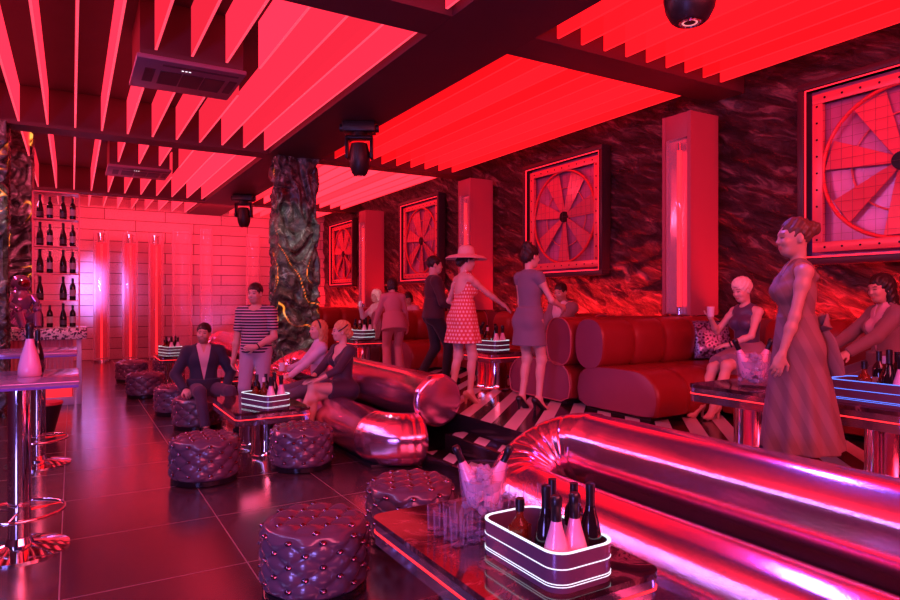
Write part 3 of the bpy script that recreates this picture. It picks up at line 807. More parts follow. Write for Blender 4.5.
# ------------------------------------------------------------------ bar counter, bottle rack, high tables
t = NT('terrazzo'); vo = t.new('ShaderNodeTexVoronoi'); vo.inputs['Scale'].default_value = 45; t.link(t.co(), vo.inputs['Vector'])
t.link(t.ramp(vo.outputs['Color'], [(.35,(.05,.03,.07)),(.45,(.55,.42,.52)),(.7,(.70,.52,.60))]), t.p.inputs['Base Color']); t.p.inputs['Roughness'].default_value = .25; M_TERR = t.m
t = NT('ribbed_rose_glass'); sep = t.new('ShaderNodeSeparateXYZ'); t.link(t.co(), sep.inputs[0])
t.bump(t.math('SINE', t.math('MULTIPLY', sep.outputs[0], 110)), .6, .01); t.p.inputs['Base Color'].default_value = (.55,.14,.19,1); t.p.inputs['Roughness'].default_value = .25; M_RIB = t.m
M_LAV = mat('lavender_lacquer', (.48,.38,.62), .3)
M_BARGLOW = mat('bar_front_glow', (.6,.05,.06), .4, emit=(1,.03,.05), es=.75)
r = thing('bar_counter', 'bar counter with terrazzo top and red ribbed front', 'bar counter', (0,11.4,0))
MB().bx(-1.55, .20, -.06, .95, 1.0, 1.17, .008).obj('terrazzo_top', M_TERR, r)
MB().bx(-1.5, .02, .04, .85, .10, 1.0).obj('ribbed_front', M_RIB, r)
MB().bx(-1.5, .0, .0, .035, .12, .42, .004).obj('glowing_panel', M_BARGLOW, r)
MB().bx(-1.5, .03, -.03, .9, 0, .12, .004).obj('plinth', M_LAV, r)
MB().bx(.06, .13, 0, .07, 0, 1.0, .004).obj('end_post', M_LAV, r)
r = thing('bottle_rack', 'open red-framed bottle rack standing on the bar', 'bottle rack', (-.52, 11.72, 1.17))
RACKZ = [.0, .425, .85, 1.275, 1.70, 2.12]
fr = MB()
for x in (0, .62):
    for y in (0, .30): fr.bx(x-.010, x+.010, y-.010, y+.010, 0, 2.12)
fr.bx(-.01, .63, -.01, .31, 2.10, 2.12)
M_RACK = mat('red_rack_metal', (.65,.14,.17), .3, .3)
fr.obj('frame', M_RACK, r)
for z in RACKZ[1:5]: MB().bx(0, .62, 0, .30, z-.012, z).obj('shelf', M_RACK, r)
MB().bx(-.0, .62, .30, .31, 0, 2.12).obj('back_glass', M_ACRYL, r)
rown = ['standing on the bar under the rack', 'on the lowest rack shelf', 'on the second rack shelf', 'on the third rack shelf', 'on the top rack shelf']
for i, z in enumerate(RACKZ[:5]):
    for j, (x, k, nm) in enumerate(((.09, 'champ', 'dark champagne bottle leftmost'), (.22, 'wine', 'labelled wine bottle second from left'), (.40, 'champ', 'dark champagne bottle third from left'), (.53, 'wine', 'labelled wine bottle rightmost'))):
        if i == 1 and j == 1: continue
        bottle(k, (-.52+x, 11.72+.14, 1.17+z+.001), f'{nm} {rown[i]}', 'bottles on the bar rack', j, None, 1.12)
# figurine
M_FIG = mat('glossy_purple_figure', (.35,.16,.42), .12, .7); M_VISOR = mat('dark_visor', (.25,.03,.05), .05, .8)
r = thing('figurine', 'shiny purple round-headed figurine sitting on the bar', 'figurine', (-.66, 11.52, 1.17), .5)
MB().ell((0,0,.42), (.15,.12,.20), 20, 12).ell((0,0,.20), (.14,.13,.13), 20, 12).obj('torso', M_FIG, r)
hd = MB().ell((0,0,.68), (.13,.13,.13), 24, 14).obj('helmet', M_FIG, r); MB().ell((.0,-.05,.68), (.10,.09,.085), 20, 12).obj('visor', M_VISOR, hd)
for s in (-1, 1):
    MB().tube([(s*.14,0,.50),(s*.20,-.05,.38),(s*.13,-.17,.30)], [.055,.05,.05], 14).ell((s*.13,-.19,.29), (.055,.055,.055)).obj('arm', M_FIG, r)
    MB().tube([(s*.08,-.04,.12),(s*.12,-.22,.20),(s*.10,-.27,.03)], [.075,.068,.055], 14).obj('leg', M_FIG, r)
# high tables
M_TOPG = mat('lavender_gloss_top', (.34,.22,.40), .12, .3); M_BLUEEDGE = mat('violet_edge', (.16,.10,.5), .2)
def high_table(label, x, y):
    r = thing('high_table', label, 'table', (x, y, 0), 0, 'chrome bar tables at the left')
    MB().lathe([(.28,0),(.28,.012),(.20,.03),(.08,.05),(.065,.09)], 40).obj('base', M_CHROME, r)
    MB().cyl((0,0,.08),(0,0,1.07),.064, n=28).obj('pole', M_CHROME, r)
    pts = [(.25*math.cos(2*PI*k/48), .25*math.sin(2*PI*k/48), .25) for k in range(48)]
    f = MB().tube(pts, .012, 10, closed=True)
    for k in range(3): a = R(120*k+20); f.cyl((.06*math.cos(a), .06*math.sin(a), .25), (.25*math.cos(a), .25*math.sin(a), .25), .008, n=8)
    f.obj('foot_ring', M_CHROME, r)
    MB().bx(-.5, .33, -.42, .42, 1.085, 1.11, .006).obj('table_top', M_TOPG, r)
    MB().bx(-.49, .325, -.415, .415, 1.068, 1.086, .003).obj('edge_band', M_BLUEEDGE, r)
high_table('nearest chrome bar table with a bottle on it', -.29, 4.92)
high_table('second chrome bar table behind the nearest one', -.285, 7.40)
bottle('pink', (-.235, 4.93, 1.1105), 'big pink champagne bottle on the nearest bar table', 'bottle on the bar table', 0, None, 1.08)
bottle('champ', (-.20, 5.16, 1.1105), 'dark champagne bottle behind the pink one on the bar table', 'bottle on the bar table', 0, None, .85)
r = thing('tapered_stool', 'black tapered stool with a red top near the bar', 'stool', (-.28, 9.15, 0))
MB().lathe([(.09,0),(.10,.01),(.18,.335)], 32).obj('body', M_BLACKP, r); MB().lathe([(.182,.336),(.19,.345),(.185,.37),(.15,.375),(.0,.378)], 32).obj('seat_pad', mat('red_vinyl', (.6,.05,.06), .3), r)
# ------------------------------------------------------------------ people: one implicit surface per body, meshed by surface nets
def V3(p): return np.array(p, float)
def nrm(v): return v/np.linalg.norm(v)
def frame_from(z, y):                                # columns x,y,z
    z = nrm(V3(z)); y = V3(y); y = nrm(y-z*y.dot(z)); x = np.cross(y, z); return np.stack([x, y, z], 1)
class Prim:
    def __init__(s, f, lo, hi, tagname, k=.02): s.f, s.lo, s.hi, s.tag, s.k = f, np.array(lo), np.array(hi), tagname, k
def P_ell(c, r, M=None, tg='torso', k=.025):
    c = V3(c); r = V3(r); M = np.eye(3) if M is None else M; e = np.abs(M) @ r
    def f(X, Y, Z):
        x, y, z = X-c[0], Y-c[1], Z-c[2]
        q = [(x*M[0,i]+y*M[1,i]+z*M[2,i])/r[i] for i in range(3)]
        k0 = np.sqrt(q[0]**2+q[1]**2+q[2]**2)+1e-9; k1 = np.sqrt((q[0]/r[0])**2+(q[1]/r[1])**2+(q[2]/r[2])**2)+1e-9
        return k0*(k0-1)/k1
    return Prim(f, c-e, c+e, tg, k)
def P_cone(a, b, r1, r2, tg='arm', k=.02, cap=(False, False)):
    a = V3(a); b = V3(b); d = b-a; L2 = d.dot(d)+1e-12; L = math.sqrt(L2); rm = max(r1, r2)
    def f(X, Y, Z):
        x, y, z = X-a[0], Y-a[1], Z-a[2]
        t0 = (x*d[0]+y*d[1]+z*d[2])/L2; t = np.clip(t0, 0, 1)
        q = np.sqrt((x-t*d[0])**2+(y-t*d[1])**2+(z-t*d[2])**2)-(r1+(r2-r1)*t)
        if cap[0]: q = np.maximum(q, -t0*L)
        if cap[1]: q = np.maximum(q, (t0-1)*L)
        return q
    return Prim(f, np.minimum(a, b)-rm, np.maximum(a, b)+rm, tg, k)
def P_skirt(a, b, ra, rb, M, folds=0, amp=.0, ph=0, tg='skirt', k=.03, power=1.0):
    """flared elliptical tube a->b (top to hem); M columns: side, front, up"""
    a = V3(a); b = V3(b); d = b-a; L2 = d.dot(d); L = math.sqrt(L2); sx = M[:,0]; fy = M[:,1]; rm = max(rb[0], rb[1], ra[0], ra[1])*1.15
    def f(X, Y, Z):
        x, y, z = X-a[0], Y-a[1], Z-a[2]
        t0 = (x*d[0]+y*d[1]+z*d[2])/L2; t = np.clip(t0, 0, 1)**power
        px, py, pz = x-t0*d[0], y-t0*d[1], z-t0*d[2]
        u = px*sx[0]+py*sx[1]+pz*sx[2]; v = px*fy[0]+py*fy[1]+pz*fy[2]
        rx = ra[0]+(rb[0]-ra[0])*t; ry = ra[1]+(rb[1]-ra[1])*t
        th = np.arctan2(v/ry, u/rx); g = 1+amp*t*np.cos(folds*th+ph+1.3*np.sin(th*2)) if folds else 1
        q = (np.sqrt((u/rx)**2+(v/ry)**2)/g-1)*np.minimum(rx, ry)*.85
        return np.maximum(q, np.maximum(-t0*L, (t0-1)*L))
    return Prim(f, np.minimum(a, b)-rm, np.maximum(a, b)+rm, tg, k)
def smin(a, b, k):
    h = np.maximum(k-np.abs(a-b), 0)/k; return np.minimum(a, b)-h*h*k*.25
def surface(prims, vox, off=0., cuts=(), subs=(), clip=None):
    lo = np.min([p.lo for p in prims], 0)-off-3*vox; hi = np.max([p.hi for p in prims], 0)+off+3*vox
    if clip is not None: lo = np.maximum(lo, clip[0]-2*vox); hi = np.minimum(hi, clip[1]+2*vox)
    n = np.ceil((hi-lo)/vox).astype(int)+1
    ax = [lo[i]+vox*np.arange(n[i]) for i in range(3)]
    G = np.full(n, .2, np.float32)
    for p in prims:
        pad = .05+off+p.k
        s = []
        for i in range(3):
            a = max(0, int((p.lo[i]-pad-lo[i])/vox)); b = min(n[i], int((p.hi[i]+pad-lo[i])/vox)+2); s.append(slice(a, max(a, b)))
        if any(q.stop <= q.start for q in s): continue
        X = ax[0][s[0]][:,None,None]; Y = ax[1][s[1]][None,:,None]; Z = ax[2][s[2]][None,None,:]
        d = p.f(X, Y, Z).astype(np.float32)
        G[tuple(s)] = smin(G[tuple(s)], d, p.k)
    G = G-off
    X = ax[0][:,None,None]; Y = ax[1][None,:,None]; Z = ax[2][None,None,:]
    for c in cuts:                                   # keep where (p-c0).n < 0
        c0, nn = V3(c[0]), nrm(V3(c[1])); G = np.maximum(G, (X-c0[0])*nn[0]+(Y-c0[1])*nn[1]+(Z-c0[2])*nn[2])
    for sb in subs: G = np.maximum(G, -sb(X, Y, Z))
    G[0] = G[-1] = .1; G[:,0] = G[:,-1] = .1; G[:,:,0] = G[:,:,-1] = .1
    G = G.astype(np.float32); G[G == 0] = 1e-6
    ins = G < 0
    c = [ins[i:n[0]-1+i, j:n[1]-1+j, k:n[2]-1+k] for i in (0,1) for j in (0,1) for k in (0,1)]
    cnt = sum(x.astype(np.int8) for x in c); act = (cnt > 0) & (cnt < 8)
    idx = -np.ones(act.shape, np.int64); I = np.argwhere(act); idx[act] = np.arange(len(I))
    acc = np.zeros((len(I), 3)); w = np.zeros(len(I))
    corner = [(i,j,k) for i in (0,1) for j in (0,1) for k in (0,1)]
    for a in range(8):
        for b in range(a+1, 8):
            ca, cb = np.array(corner[a]), np.array(corner[b])
            if np.abs(ca-cb).sum() != 1: continue
            ga = G[tuple((I+ca).T)]; gb = G[tuple((I+cb).T)]; m = (ga < 0) != (gb < 0)
            t = np.where(m, ga/np.where(m, ga-gb, 1), 0)
            p = ca+(cb-ca)*t[:,None]; acc[m] += p[m]; w += m
    Vt = lo+vox*(I+acc/w[:,None])
    F = []
    for d in range(3):
        u, v = (d+1) % 3, (d+2) % 3
        sa = [slice(0, n[i]) for i in range(3)]; sb = list(sa); sa[d] = slice(0, n[d]-1); sb[d] = slice(1, n[d])
        A = ins[tuple(sa)]; B = ins[tuple(sb)]; E = np.argwhere(A != B); fl = A[tuple(E.T)]
        eu = np.zeros(3, int); eu[u] = 1; ev = np.zeros(3, int); ev[v] = 1
        ok = (E[:,u] > 0) & (E[:,v] > 0) & (E[:,u] < n[u]-1) & (E[:,v] < n[v]-1); E = E[ok]; fl = fl[ok]
        q = np.stack([idx[tuple((E-eu-ev).T)], idx[tuple((E-ev).T)], idx[tuple(E.T)], idx[tuple((E-eu).T)]], 1)
        q[~fl] = q[~fl][:, ::-1]; F.append(q)
    F = np.concatenate(F)
    return Vt, F
def to_mesh(name, Vt, F, m, cols=None):
    me = bpy.data.meshes.new(name)
    me.vertices.add(len(Vt)); me.vertices.foreach_set('co', Vt.astype(np.float32).ravel())
    me.loops.add(F.size); me.loops.foreach_set('vertex_index', F.astype(np.int32).ravel())
    me.polygons.add(len(F)); me.polygons.foreach_set('loop_start', np.arange(0, F.size, 4, dtype=np.int32)); me.polygons.foreach_set('loop_total', np.full(len(F), 4, np.int32))
    me.update(calc_edges=True); me.validate(); me.polygons.foreach_set('use_smooth', [True]*len(me.polygons)); me.materials.append(m)
    if cols is not None and len(cols) == len(me.vertices):
        a = me.color_attributes.new('paint', 'FLOAT_COLOR', 'POINT'); a.data.foreach_set('color', np.concatenate([cols, np.ones((len(cols),1))], 1).astype(np.float32).ravel())
    return me
t = NT('skin'); a = t.new('ShaderNodeVertexColor'); a.layer_name = 'paint'; t.link(a.outputs[0], t.p.inputs['Base Color']); t.p.inputs['Roughness'].default_value = .45
t.p.inputs['Subsurface Weight'].default_value = 0; M_SKIN = t.m
def cloth(name, col, **k): return mat(name, col, k.pop('rough', .75), sheen=.15, bump=.12, bscale=140, **k)
def ik(a, c, l1, l2, pole):
    a, c, pole = V3(a), V3(c), V3(pole); d = c-a; D = np.linalg.norm(d); D2 = min(D, (l1+l2)*.999); d = d/D; c = a+d*D2
    x = (l1*l1-l2*l2+D2*D2)/(2*D2); h = math.sqrt(max(0, l1*l1-x*x)); p = pole-d*pole.dot(d); p = nrm(p); return a+d*x+p*h, c
def rotx(a): c, s = math.cos(a), math.sin(a); return np.array([[1,0,0],[0,c,-s],[0,s,c]])
def roty(a): c, s = math.cos(a), math.sin(a); return np.array([[c,0,s],[0,1,0],[-s,0,c]])
def rotz(a): c, s = math.cos(a), math.sin(a); return np.array([[c,-s,0],[s,c,0],[0,0,1]])

class Person:
    """local frame: +x the person's right, +y forward, z up, metres"""
    def __init__(s, label, loc, face, h=1.75, fem=False, pelvis=None, lean=0, twist=0, side=0, head=(0,0,0), hands=None, elbows=None,
                 feet=None, knees=None, toes=((0,0),(0,0)), heel=0., curl=(.5,.5), palm=None, handdir=None, vox=.007, skin=(.55,.33,.27), beard=0, group=None, lips=None):
        s.h = h; k = s.k = h/1.75; s.fem = fem; s.vox = vox
        s.rz = math.atan2(-face[0], face[1]); s.loc = loc; s.parts = []
        P = V3(pelvis if pelvis is not None else (0, 0, .942*k+heel)); s.P = P
        T = rotz(-twist) @ roty(side) @ rotx(-lean); s.T = T
        X, Y, U = T[:,0], T[:,1], T[:,2]
        Tp = rotx(-lean*.35); s.Tp = Tp
        L = lambda a, b, c: P+(X*a+Y*b+U*c)*k
        s.L = L
        hipw = .098 if fem else .092; shw = .150 if fem else .180
        hips = [P+(Tp[:,0]*q*hipw*k)-Tp[:,2]*.02*k for q in (1, -1)]
        pr = s.pr = []
        A = pr.append
        # trunk
        A(P_ell(P+Tp[:,2]*.0*k, np.array([.170 if fem else .160, .112, .115])*k, Tp, 'torso'))
        for q in (1, -1): A(P_ell(P+(Tp[:,0]*q*.075-Tp[:,1]*.055-Tp[:,2]*.035)*k, np.array([.088,.082,.095])*k*(1.04 if fem else .95), Tp, 'torso', .04))
        A(P_ell(L(0,.008,.155), np.array([.122 if fem else .142, .092 if fem else .103, .13])*k, T, 'torso', .05))
        A(P_ell(L(0,-.002,.33), np.array([.140 if fem else .168, .098 if fem else .115, .165])*k, T, 'torso', .05))
        A(P_ell(L(0,-.01,.45), np.array([.135 if fem else .165, .075 if fem else .088, .075])*k, T, 'torso', .04))
        if fem:
            for q in (1, -1): A(P_ell(L(q*.066,.078,.335), np.array([.062,.058,.062])*k, T, 'torso', .035))
        else: A(P_ell(L(0,.06,.37), np.array([.135,.06,.075])*k, T, 'torso', .04))
        s.sh = [L(q*shw, -.012, .448) for q in (1, -1)]
        for q in (0, 1): A(P_cone(L(0,-.015,.475), s.sh[q], (.050 if fem else .060)*k, (.043 if fem else .056)*k, 'torso', .03))
        s.nb = L(0,-.015,.50)
        # head frame: yaw (to the person's right +), pitch (up +), roll
        hy, hp, hr = head
        Hm = s.Hm = T @ rotz(-hy) @ rotx(hp) @ roty(hr) if lean < .9 else rotz(-hy) @ rotx(hp)
        nk = s.nb+U*.085*k
        hc = s.hc = nk+Hm[:,2]*.085*k+Hm[:,1]*.022*k
        g = s.g = lambda a, b, c: hc+(Hm[:,0]*a+Hm[:,1]*b+Hm[:,2]*c)*k
        A(P_cone(s.nb, g(0,-.030,-.030), (.045 if fem else .060)*k, (.041 if fem else .053)*k, 'neck', .018))
        A(P_ell(g(0,-.014,.038), np.array([.073,.092,.082])*k, Hm, 'head', .02))
        A(P_ell(g(0,.022,-.022), np.array([.062,.070,.088])*k, Hm, 'head', .03))
        A(P_ell(g(0,.045,-.082), np.array([.038 if fem else .044,.036,.028])*k, Hm, 'head', .03))
        A(P_ell(g(0,.068,.030), np.array([.050,.022,.012])*k, Hm, 'head', .02))       # brow
        for q in (1, -1):
            A(P_ell(g(q*.036,.066,-.025), np.array([.022,.020,.020])*k, Hm, 'head', .02))  # cheeks
            A(P_ell(g(q*.074,-.012,-.008), np.array([.010,.018,.031])*k, Hm @ rotz(q*.35), 'head', .008))
        A(P_cone(g(0,.084,.018), g(0,.101,-.024), .0070*k, .0098*k, 'head', .010)); 
        for q in (1, -1): A(P_ell(g(q*.0085,.092,-.027), np.array([.0075,.009,.0068])*k, Hm, 'head', .008))
        A(P_ell(g(0,.084,-.056), np.array([.024,.012,.0065])*k, Hm, 'head', .006)); A(P_ell(g(0,.082,-.067), np.array([.020,.012,.0070])*k, Hm, 'head', .006))
        # arms
        la, lf = (.285 if fem else .30)*k, (.245 if fem else .26)*k; mm = .86 if fem else 1.10
        hands = hands or [(.25,.04,.83*k), (-.25,.04,.83*k)]; elbows = elbows or [(.5,-1,-.1), (-.5,-1,-.1)]
        s.el, s.wr, s.hf = [], [], []
        for q in (0, 1):
            e, w = ik(s.sh[q], hands[q], la, lf, elbows[q]); s.el.append(e); s.wr.append(w); tn = ('armR', 'armL')[q]
            A(P_cone(s.sh[q], e, .047*k*mm, .036*k*mm, 'u'+tn, .03)); A(P_ell(s.sh[q]*.72+e*.28, np.array([.046]*3)*k*mm, None, 'u'+tn, .03))
            mid = e*.7+w*.3
            A(P_cone(e, mid, .036*k*mm, .038*k*mm, 'f'+tn, .02)); A(P_cone(mid, w, .038*k*mm, .0235*k*mm, 'f'+tn, .02))
            f = nrm(V3(handdir[q])) if handdir and handdir[q] is not None else nrm(w-e)
            pn = V3(palm[q]) if palm and palm[q] is not None else V3((-1 if q == 0 else 1, .2, 0))
            s.hand(w, f, pn, curl[q], 1 if q == 0 else -1, 'h'+tn)
        # legs
        lt, ls = .435*k, .425*k
        feet = feet or [(.10,0,.075*k+heel), (-.10,0,.075*k+heel)]; knees = knees or [(0,1,0), (0,1,0)]
        s.kn, s.an = [], []
        for q in (0, 1):
            kn, an = ik(hips[q], feet[q], lt, ls, knees[q]); s.kn.append(kn); s.an.append(an); tn = ('legR', 'legL')[q]
            A(P_cone(hips[q], kn, (.088 if fem else .086)*k, .053*k, 't'+tn, .04))
            d = nrm(an-kn); back = np.cross(np.cross(d, V3(knees[q])), d)
            A(P_cone(kn, an, .050*k, .032*k, 's'+tn, .03)); A(P_ell(kn+(an-kn)*.3-nrm(back)*.018*k, np.array([.043,.043,.10])*k*(.95 if fem else 1.05), frame_from(d, (1,0,.01)), 's'+tn, .03))
            A(P_ell(kn, np.array([.051]*3)*k, None, 't'+tn, .03))
            ty, tp = toes[q]; fd = rotz(-ty) @ V3((0, math.cos(tp), -math.sin(tp))); sd = rotz(-ty) @ V3((1,0,0))
            up = np.cross(sd, fd); fk = k*(.92 if fem else 1.0)
            hl = an-up*.045*fk-fd*.035*fk; ball = an+fd*.125*fk-up*.052*fk; toe = an+fd*.185*fk-up*.056*fk
            if tp > .2: toe = ball+rotz(-ty) @ V3((0,.062,-.006))*fk
            s.foot = getattr(s, 'foot', [])+[(hl, ball, toe, up, fd, sd)]
            A(P_cone(an, hl, .034*fk, .031*fk, 'foot'+tn, .02)); A(P_cone(an+fd*.02, ball, .032*fk, .024*fk, 'foot'+tn, .03))
            A(P_cone(hl, ball, .028*fk, .026*fk, 'foot'+tn, .03)); A(P_ell(ball, np.array([.042,.045,.024])*fk, np.stack([sd, fd, up], 1), 'foot'+tn, .02)); A(P_cone(ball, toe, .024*fk, .019*fk, 'foot'+tn, .02))
        s.hips = hips
        Vt, F = surface(pr, vox)
        C = np.tile(np.array(skin), (len(Vt), 1))
        q = (Vt-hc) @ Hm/k
        fr = q[:,1] > .03
        def paint(m, c, w=1.): C[m] = C[m]*(1-w)+np.array(c)*w
        paint(fr & (np.abs(q[:,2]+.0615) < .0105) & (np.abs(q[:,0]) < .024) & (q[:,1] > .07), lips or ((.48,.10,.11) if fem else (.45,.19,.17)), .8)
        for e in (1, -1):
            paint(fr & (((q[:,0]-e*.031)/.0135)**2+((q[:,2]-.006)/.0065)**2 < 1), (.04,.025,.02), .85)
            paint(fr & (np.abs(q[:,0]-e*.033) < .019) & (np.abs(q[:,2]-.031+.1*abs(0)) < .0045), (.07,.04,.03), .8)
        if beard: paint((q[:,1] > -.02) & (q[:,2] < -.045) & (q[:,2] > -.125) & (np.abs(q[:,0]) < .075) & ~((np.abs(q[:,2]+.0615) < .009) & (np.abs(q[:,0]) < .022)), (.08,.05,.04), beard)
        s.o = ob('person', to_mesh('person', Vt, F, M_SKIN, C), None, loc, s.rz)
        tag(s.o, label, 'person', group)
    def hand(s, w, f, pn, curl, sgn, tg):
        k = s.k*(.93 if s.fem else 1.03); pn = nrm(pn-f*pn.dot(f)); lat = np.cross(f, pn)*-sgn       # lat: towards the thumb
        M = np.stack([lat, f, pn], 1); A = s.pr.append
        A(P_ell(w+f*.045*k, np.array([.041,.054,.0165])*k, M, tg, .014))
        A(P_cone(w, w+f*.03*k, .022*k, .020*k, tg, .02))
        for i, (o, l, b0) in enumerate(((.029,.072,.083), (.0098,.080,.089), (-.0098,.074,.086), (-.028,.058,.078))):
            p = w+f*b0*k+lat*o*k-f*.01*k; c1 = curl*.75+.05*i; sp = .06*(1.5-i)
            d1 = nrm(f*math.cos(c1)+pn*math.sin(c1)+lat*sp); d2 = nrm(f*math.cos(c1+curl*1.0)+pn*math.sin(c1+curl*1.0)+lat*sp*.6); d3 = nrm(f*math.cos(c1+curl*1.7)+pn*math.sin(c1+curl*1.7))
            a = p+d1*l*.48*k; b = a+d2*l*.32*k; c = b+d3*l*.24*k
            A(P_cone(p, a, .0098*k, .0090*k, tg, .004)); A(P_cone(a, b, .0090*k, .0082*k, tg, .004)); A(P_cone(b, c, .0082*k, .0072*k, tg, .004))
        p = w+f*.028*k+lat*.028*k; d1 = nrm(f*.65+lat*.75+pn*.25); a = p+d1*.042*k; d2 = nrm(f*.9+lat*.25+pn*(.25+.3*curl)); b = a+d2*.032*k
        A(P_cone(p, a, .0125*k, .0105*k, tg, .008)); A(P_cone(a, b, .0105*k, .0085*k, tg, .004))
        s.hf.append((w, f, pn, lat))
    def sel(s, *tags): return [p for p in s.pr if any(p.tag == t or p.tag.startswith(t) for t in tags)]
    def wear(s, name, m, prims, off=.010, cuts=(), subs=(), label=None, vox=None, clip=None):
        Vt, F = surface(prims, vox or s.vox, off, cuts, subs, clip)
        o = ob(name, to_mesh(name, Vt, F, m), s.o)
        if label: o['label'] = label
        return o
    def sleeve(s, q, fu, ff=0):                       # sleeve prims: fraction of upper arm / forearm covered
        e, w, sh = s.el[q], s.wr[q], s.sh[q]; k = s.k; mm = .86 if s.fem else 1.08; pr = [P_ell(sh, np.array([.052]*3)*k*mm, None, 'sl', .03)]
        if fu < 1: pr.append(P_cone(sh, sh+(e-sh)*fu, .052*k*mm, (.052-.010*fu)*k*mm, 'sl', .02, (False, True)))
        else:
            pr.append(P_cone(sh, e, .050*k*mm, .041*k*mm, 'sl', .03))
            if ff > 0: pr.append(P_cone(e, e+(w-e)*ff, .041*k*mm, (.042-.014*ff)*k*mm, 'sl', .02, (False, True)))
        return pr
    def trouser(s, q, frac=1.0, flare=0.):
        k = s.k; hp, kn, an = s.hips[q], s.kn[q], s.an[q]
        pr = [P_cone(hp, kn, .092*k, .060*k, 'tr', .04)]
        pr.append(P_cone(kn, kn+(an-kn)*frac, .060*k, (.046+flare)*k, 'tr', .03, (False, True)))
        return pr
    def hair(s, m, kind='short', label=None, extra=None):
        g, Hm, k = s.g, s.Hm, s.k
        pr = [P_ell(g(0,-.020,.044), np.array([.083,.102,.094])*k*(.97 if kind == 'bun' else 1.0), Hm, 'hair', .02)]
        cuts = []
        def face(X, Y, Z):                            # removes the face opening
            x, y, z = X-s.hc[0], Y-s.hc[1], Z-s.hc[2]
            u = (x*Hm[0,0]+y*Hm[1,0]+z*Hm[2,0])/k; v = (x*Hm[0,1]+y*Hm[1,1]+z*Hm[2,1])/k; w = (x*Hm[0,2]+y*Hm[1,2]+z*Hm[2,2])/k
            front = (np.sqrt((u/.060)**2+((w+.045)/.108)**2+((v-.110)/.088)**2)-1)*.055
            low = np.maximum(w+(.035 if kind == 'short' else .055), v+(.055 if kind == 'short' else .045)*-1)
            ear = np.maximum(np.sqrt(((v+.008)/.028)**2+((w+.018)/.045)**2)-1, -(np.abs(u)-.055)/.05)*.03
            base = np.minimum(front, ear if kind in ('short', 'bun') else front)
            if kind in ('short',): base = np.minimum(base, np.maximum(w+.055-.0*v, -.3))
            return base*k
        if kind == 'short' and s.fem: pr += [P_ell(g(0,-.01,.060), np.array([.088,.100,.090])*k, Hm, 'hair', .02)]
        if kind == 'bun':
            pr += [P_ell(g(0,-.115,.055), np.array([.048,.045,.048])*k, Hm, 'hair', .02)]
        if kind == 'topbun': pr += [P_ell(g(0,-.07,.125), np.array([.055,.05,.045])*k, Hm, 'hair', .03), P_ell(g(0,-.07,-.01), np.array([.068,.06,.06])*k, Hm, 'hair', .03)]
        if kind == 'low': pr += [P_ell(g(0,-.095,-.03), np.array([.055,.050,.055])*k, Hm, 'hair', .03)]
        if kind == 'long':
            for q in (1, -1): pr += [P_cone(g(q*.058,-.03,.02), g(q*.066,-.03,-.20), .036*k, .030*k, 'hair', .03)]
            pr += [P_cone(g(0,-.07,.0), g(0,-.085,-.24), .062*k, .050*k, 'hair', .04), P_cone(g(.03,-.07,-.1), g(.045,-.07,-.27), .04*k, .02*k, 'hair', .03), P_cone(g(-.03,-.07,-.1), g(-.045,-.07,-.27), .04*k, .02*k, 'hair', .03)]
        if kind == 'bob':
            for q in (1, -1): pr += [P_cone(g(q*.060,-.03,.03), g(q*.066,-.03,-.07), .034*k, .028*k, 'hair', .03)]
            pr += [P_ell(g(0,-.06,-.03), np.array([.07,.05,.07])*k, Hm, 'hair', .03)]
        pr += extra or []
        o = s.wear('hair', m, pr, .0, subs=[face], label=label, vox=min(s.vox, .006))
        for v in o.data.vertices:
            c = v.co; v.co = c+v.normal*(.0022*math.sin(c.x*230+2*math.sin(c.z*60))+.0025*math.sin(c.y*150+c.z*90))
        return o
    def shoes(s, m, kind='shoe', label=None):
        for q in (0, 1):
            hl, ball, toe, up, fd, sd = s.foot[q]; tn = ('legR', 'legL')[q]; k = s.k
            pr = [p for p in s.pr if p.tag == 'foot'+tn]; an = s.an[q]
            if kind == 'shoe':
                s.wear('shoe', m, pr, .008, cuts=[(an+up*.012, up)], label=label)
            else:                                     # heeled pump / sandal
                ex = [P_cone(hl-up*.01, V3((hl[0]-fd[0]*.005, hl[1]-fd[1]*.005, .006)), .016*k, .008*k, 'heel', .015)]
                ex[0].lo[2] = 0
                def top(X, Y, Z, hl=hl, ball=ball, up=up, fd=fd):
                    a = hl+up*.02-fd*.01; b = ball+fd*.005+up*.0; d = b-a; n = nrm(np.cross(np.cross(d, up), d))
                    return -((X-a[0])*n[0]+(Y-a[1])*n[1]+(Z-a[2])*n[2])
                s.wear('heel_shoe', m, pr+ex, .006, subs=[top], label=label)
    def world(s, p):
        p = Vector(p); return Vector(s.loc)+Matrix.Rotation(s.rz, 3, 'Z') @ p
    def vneck(s, w0, z0, z1, depth=.2):
        """wedge opening at the chest front, from width 0 at z0 up to w0 at z1 (torso units)"""
        P, T, k = s.P, s.T, s.k
        def f(X, Y, Z):
            x, y, z = X-P[0], Y-P[1], Z-P[2]
            u = (x*T[0,0]+y*T[1,0]+z*T[2,0])/k; v = (x*T[0,1]+y*T[1,1]+z*T[2,1])/k; w = (x*T[0,2]+y*T[1,2]+z*T[2,2])/k
            return np.maximum(np.maximum((np.abs(u)-w0*(w-z0)/(z1-z0))*.8, z0-w), .0-v)*k
        return f
    def scoop(s, c, r):
        c = s.L(*c); T = s.T; k = s.k
        def f(X, Y, Z):
            x, y, z = X-c[0], Y-c[1], Z-c[2]
            q = [(x*T[0,i]+y*T[1,i]+z*T[2,i])/(r[i]*k) for i in range(3)]
            return (np.sqrt(q[0]**2+q[1]**2+q[2]**2)-1)*min(r)*k
        return f
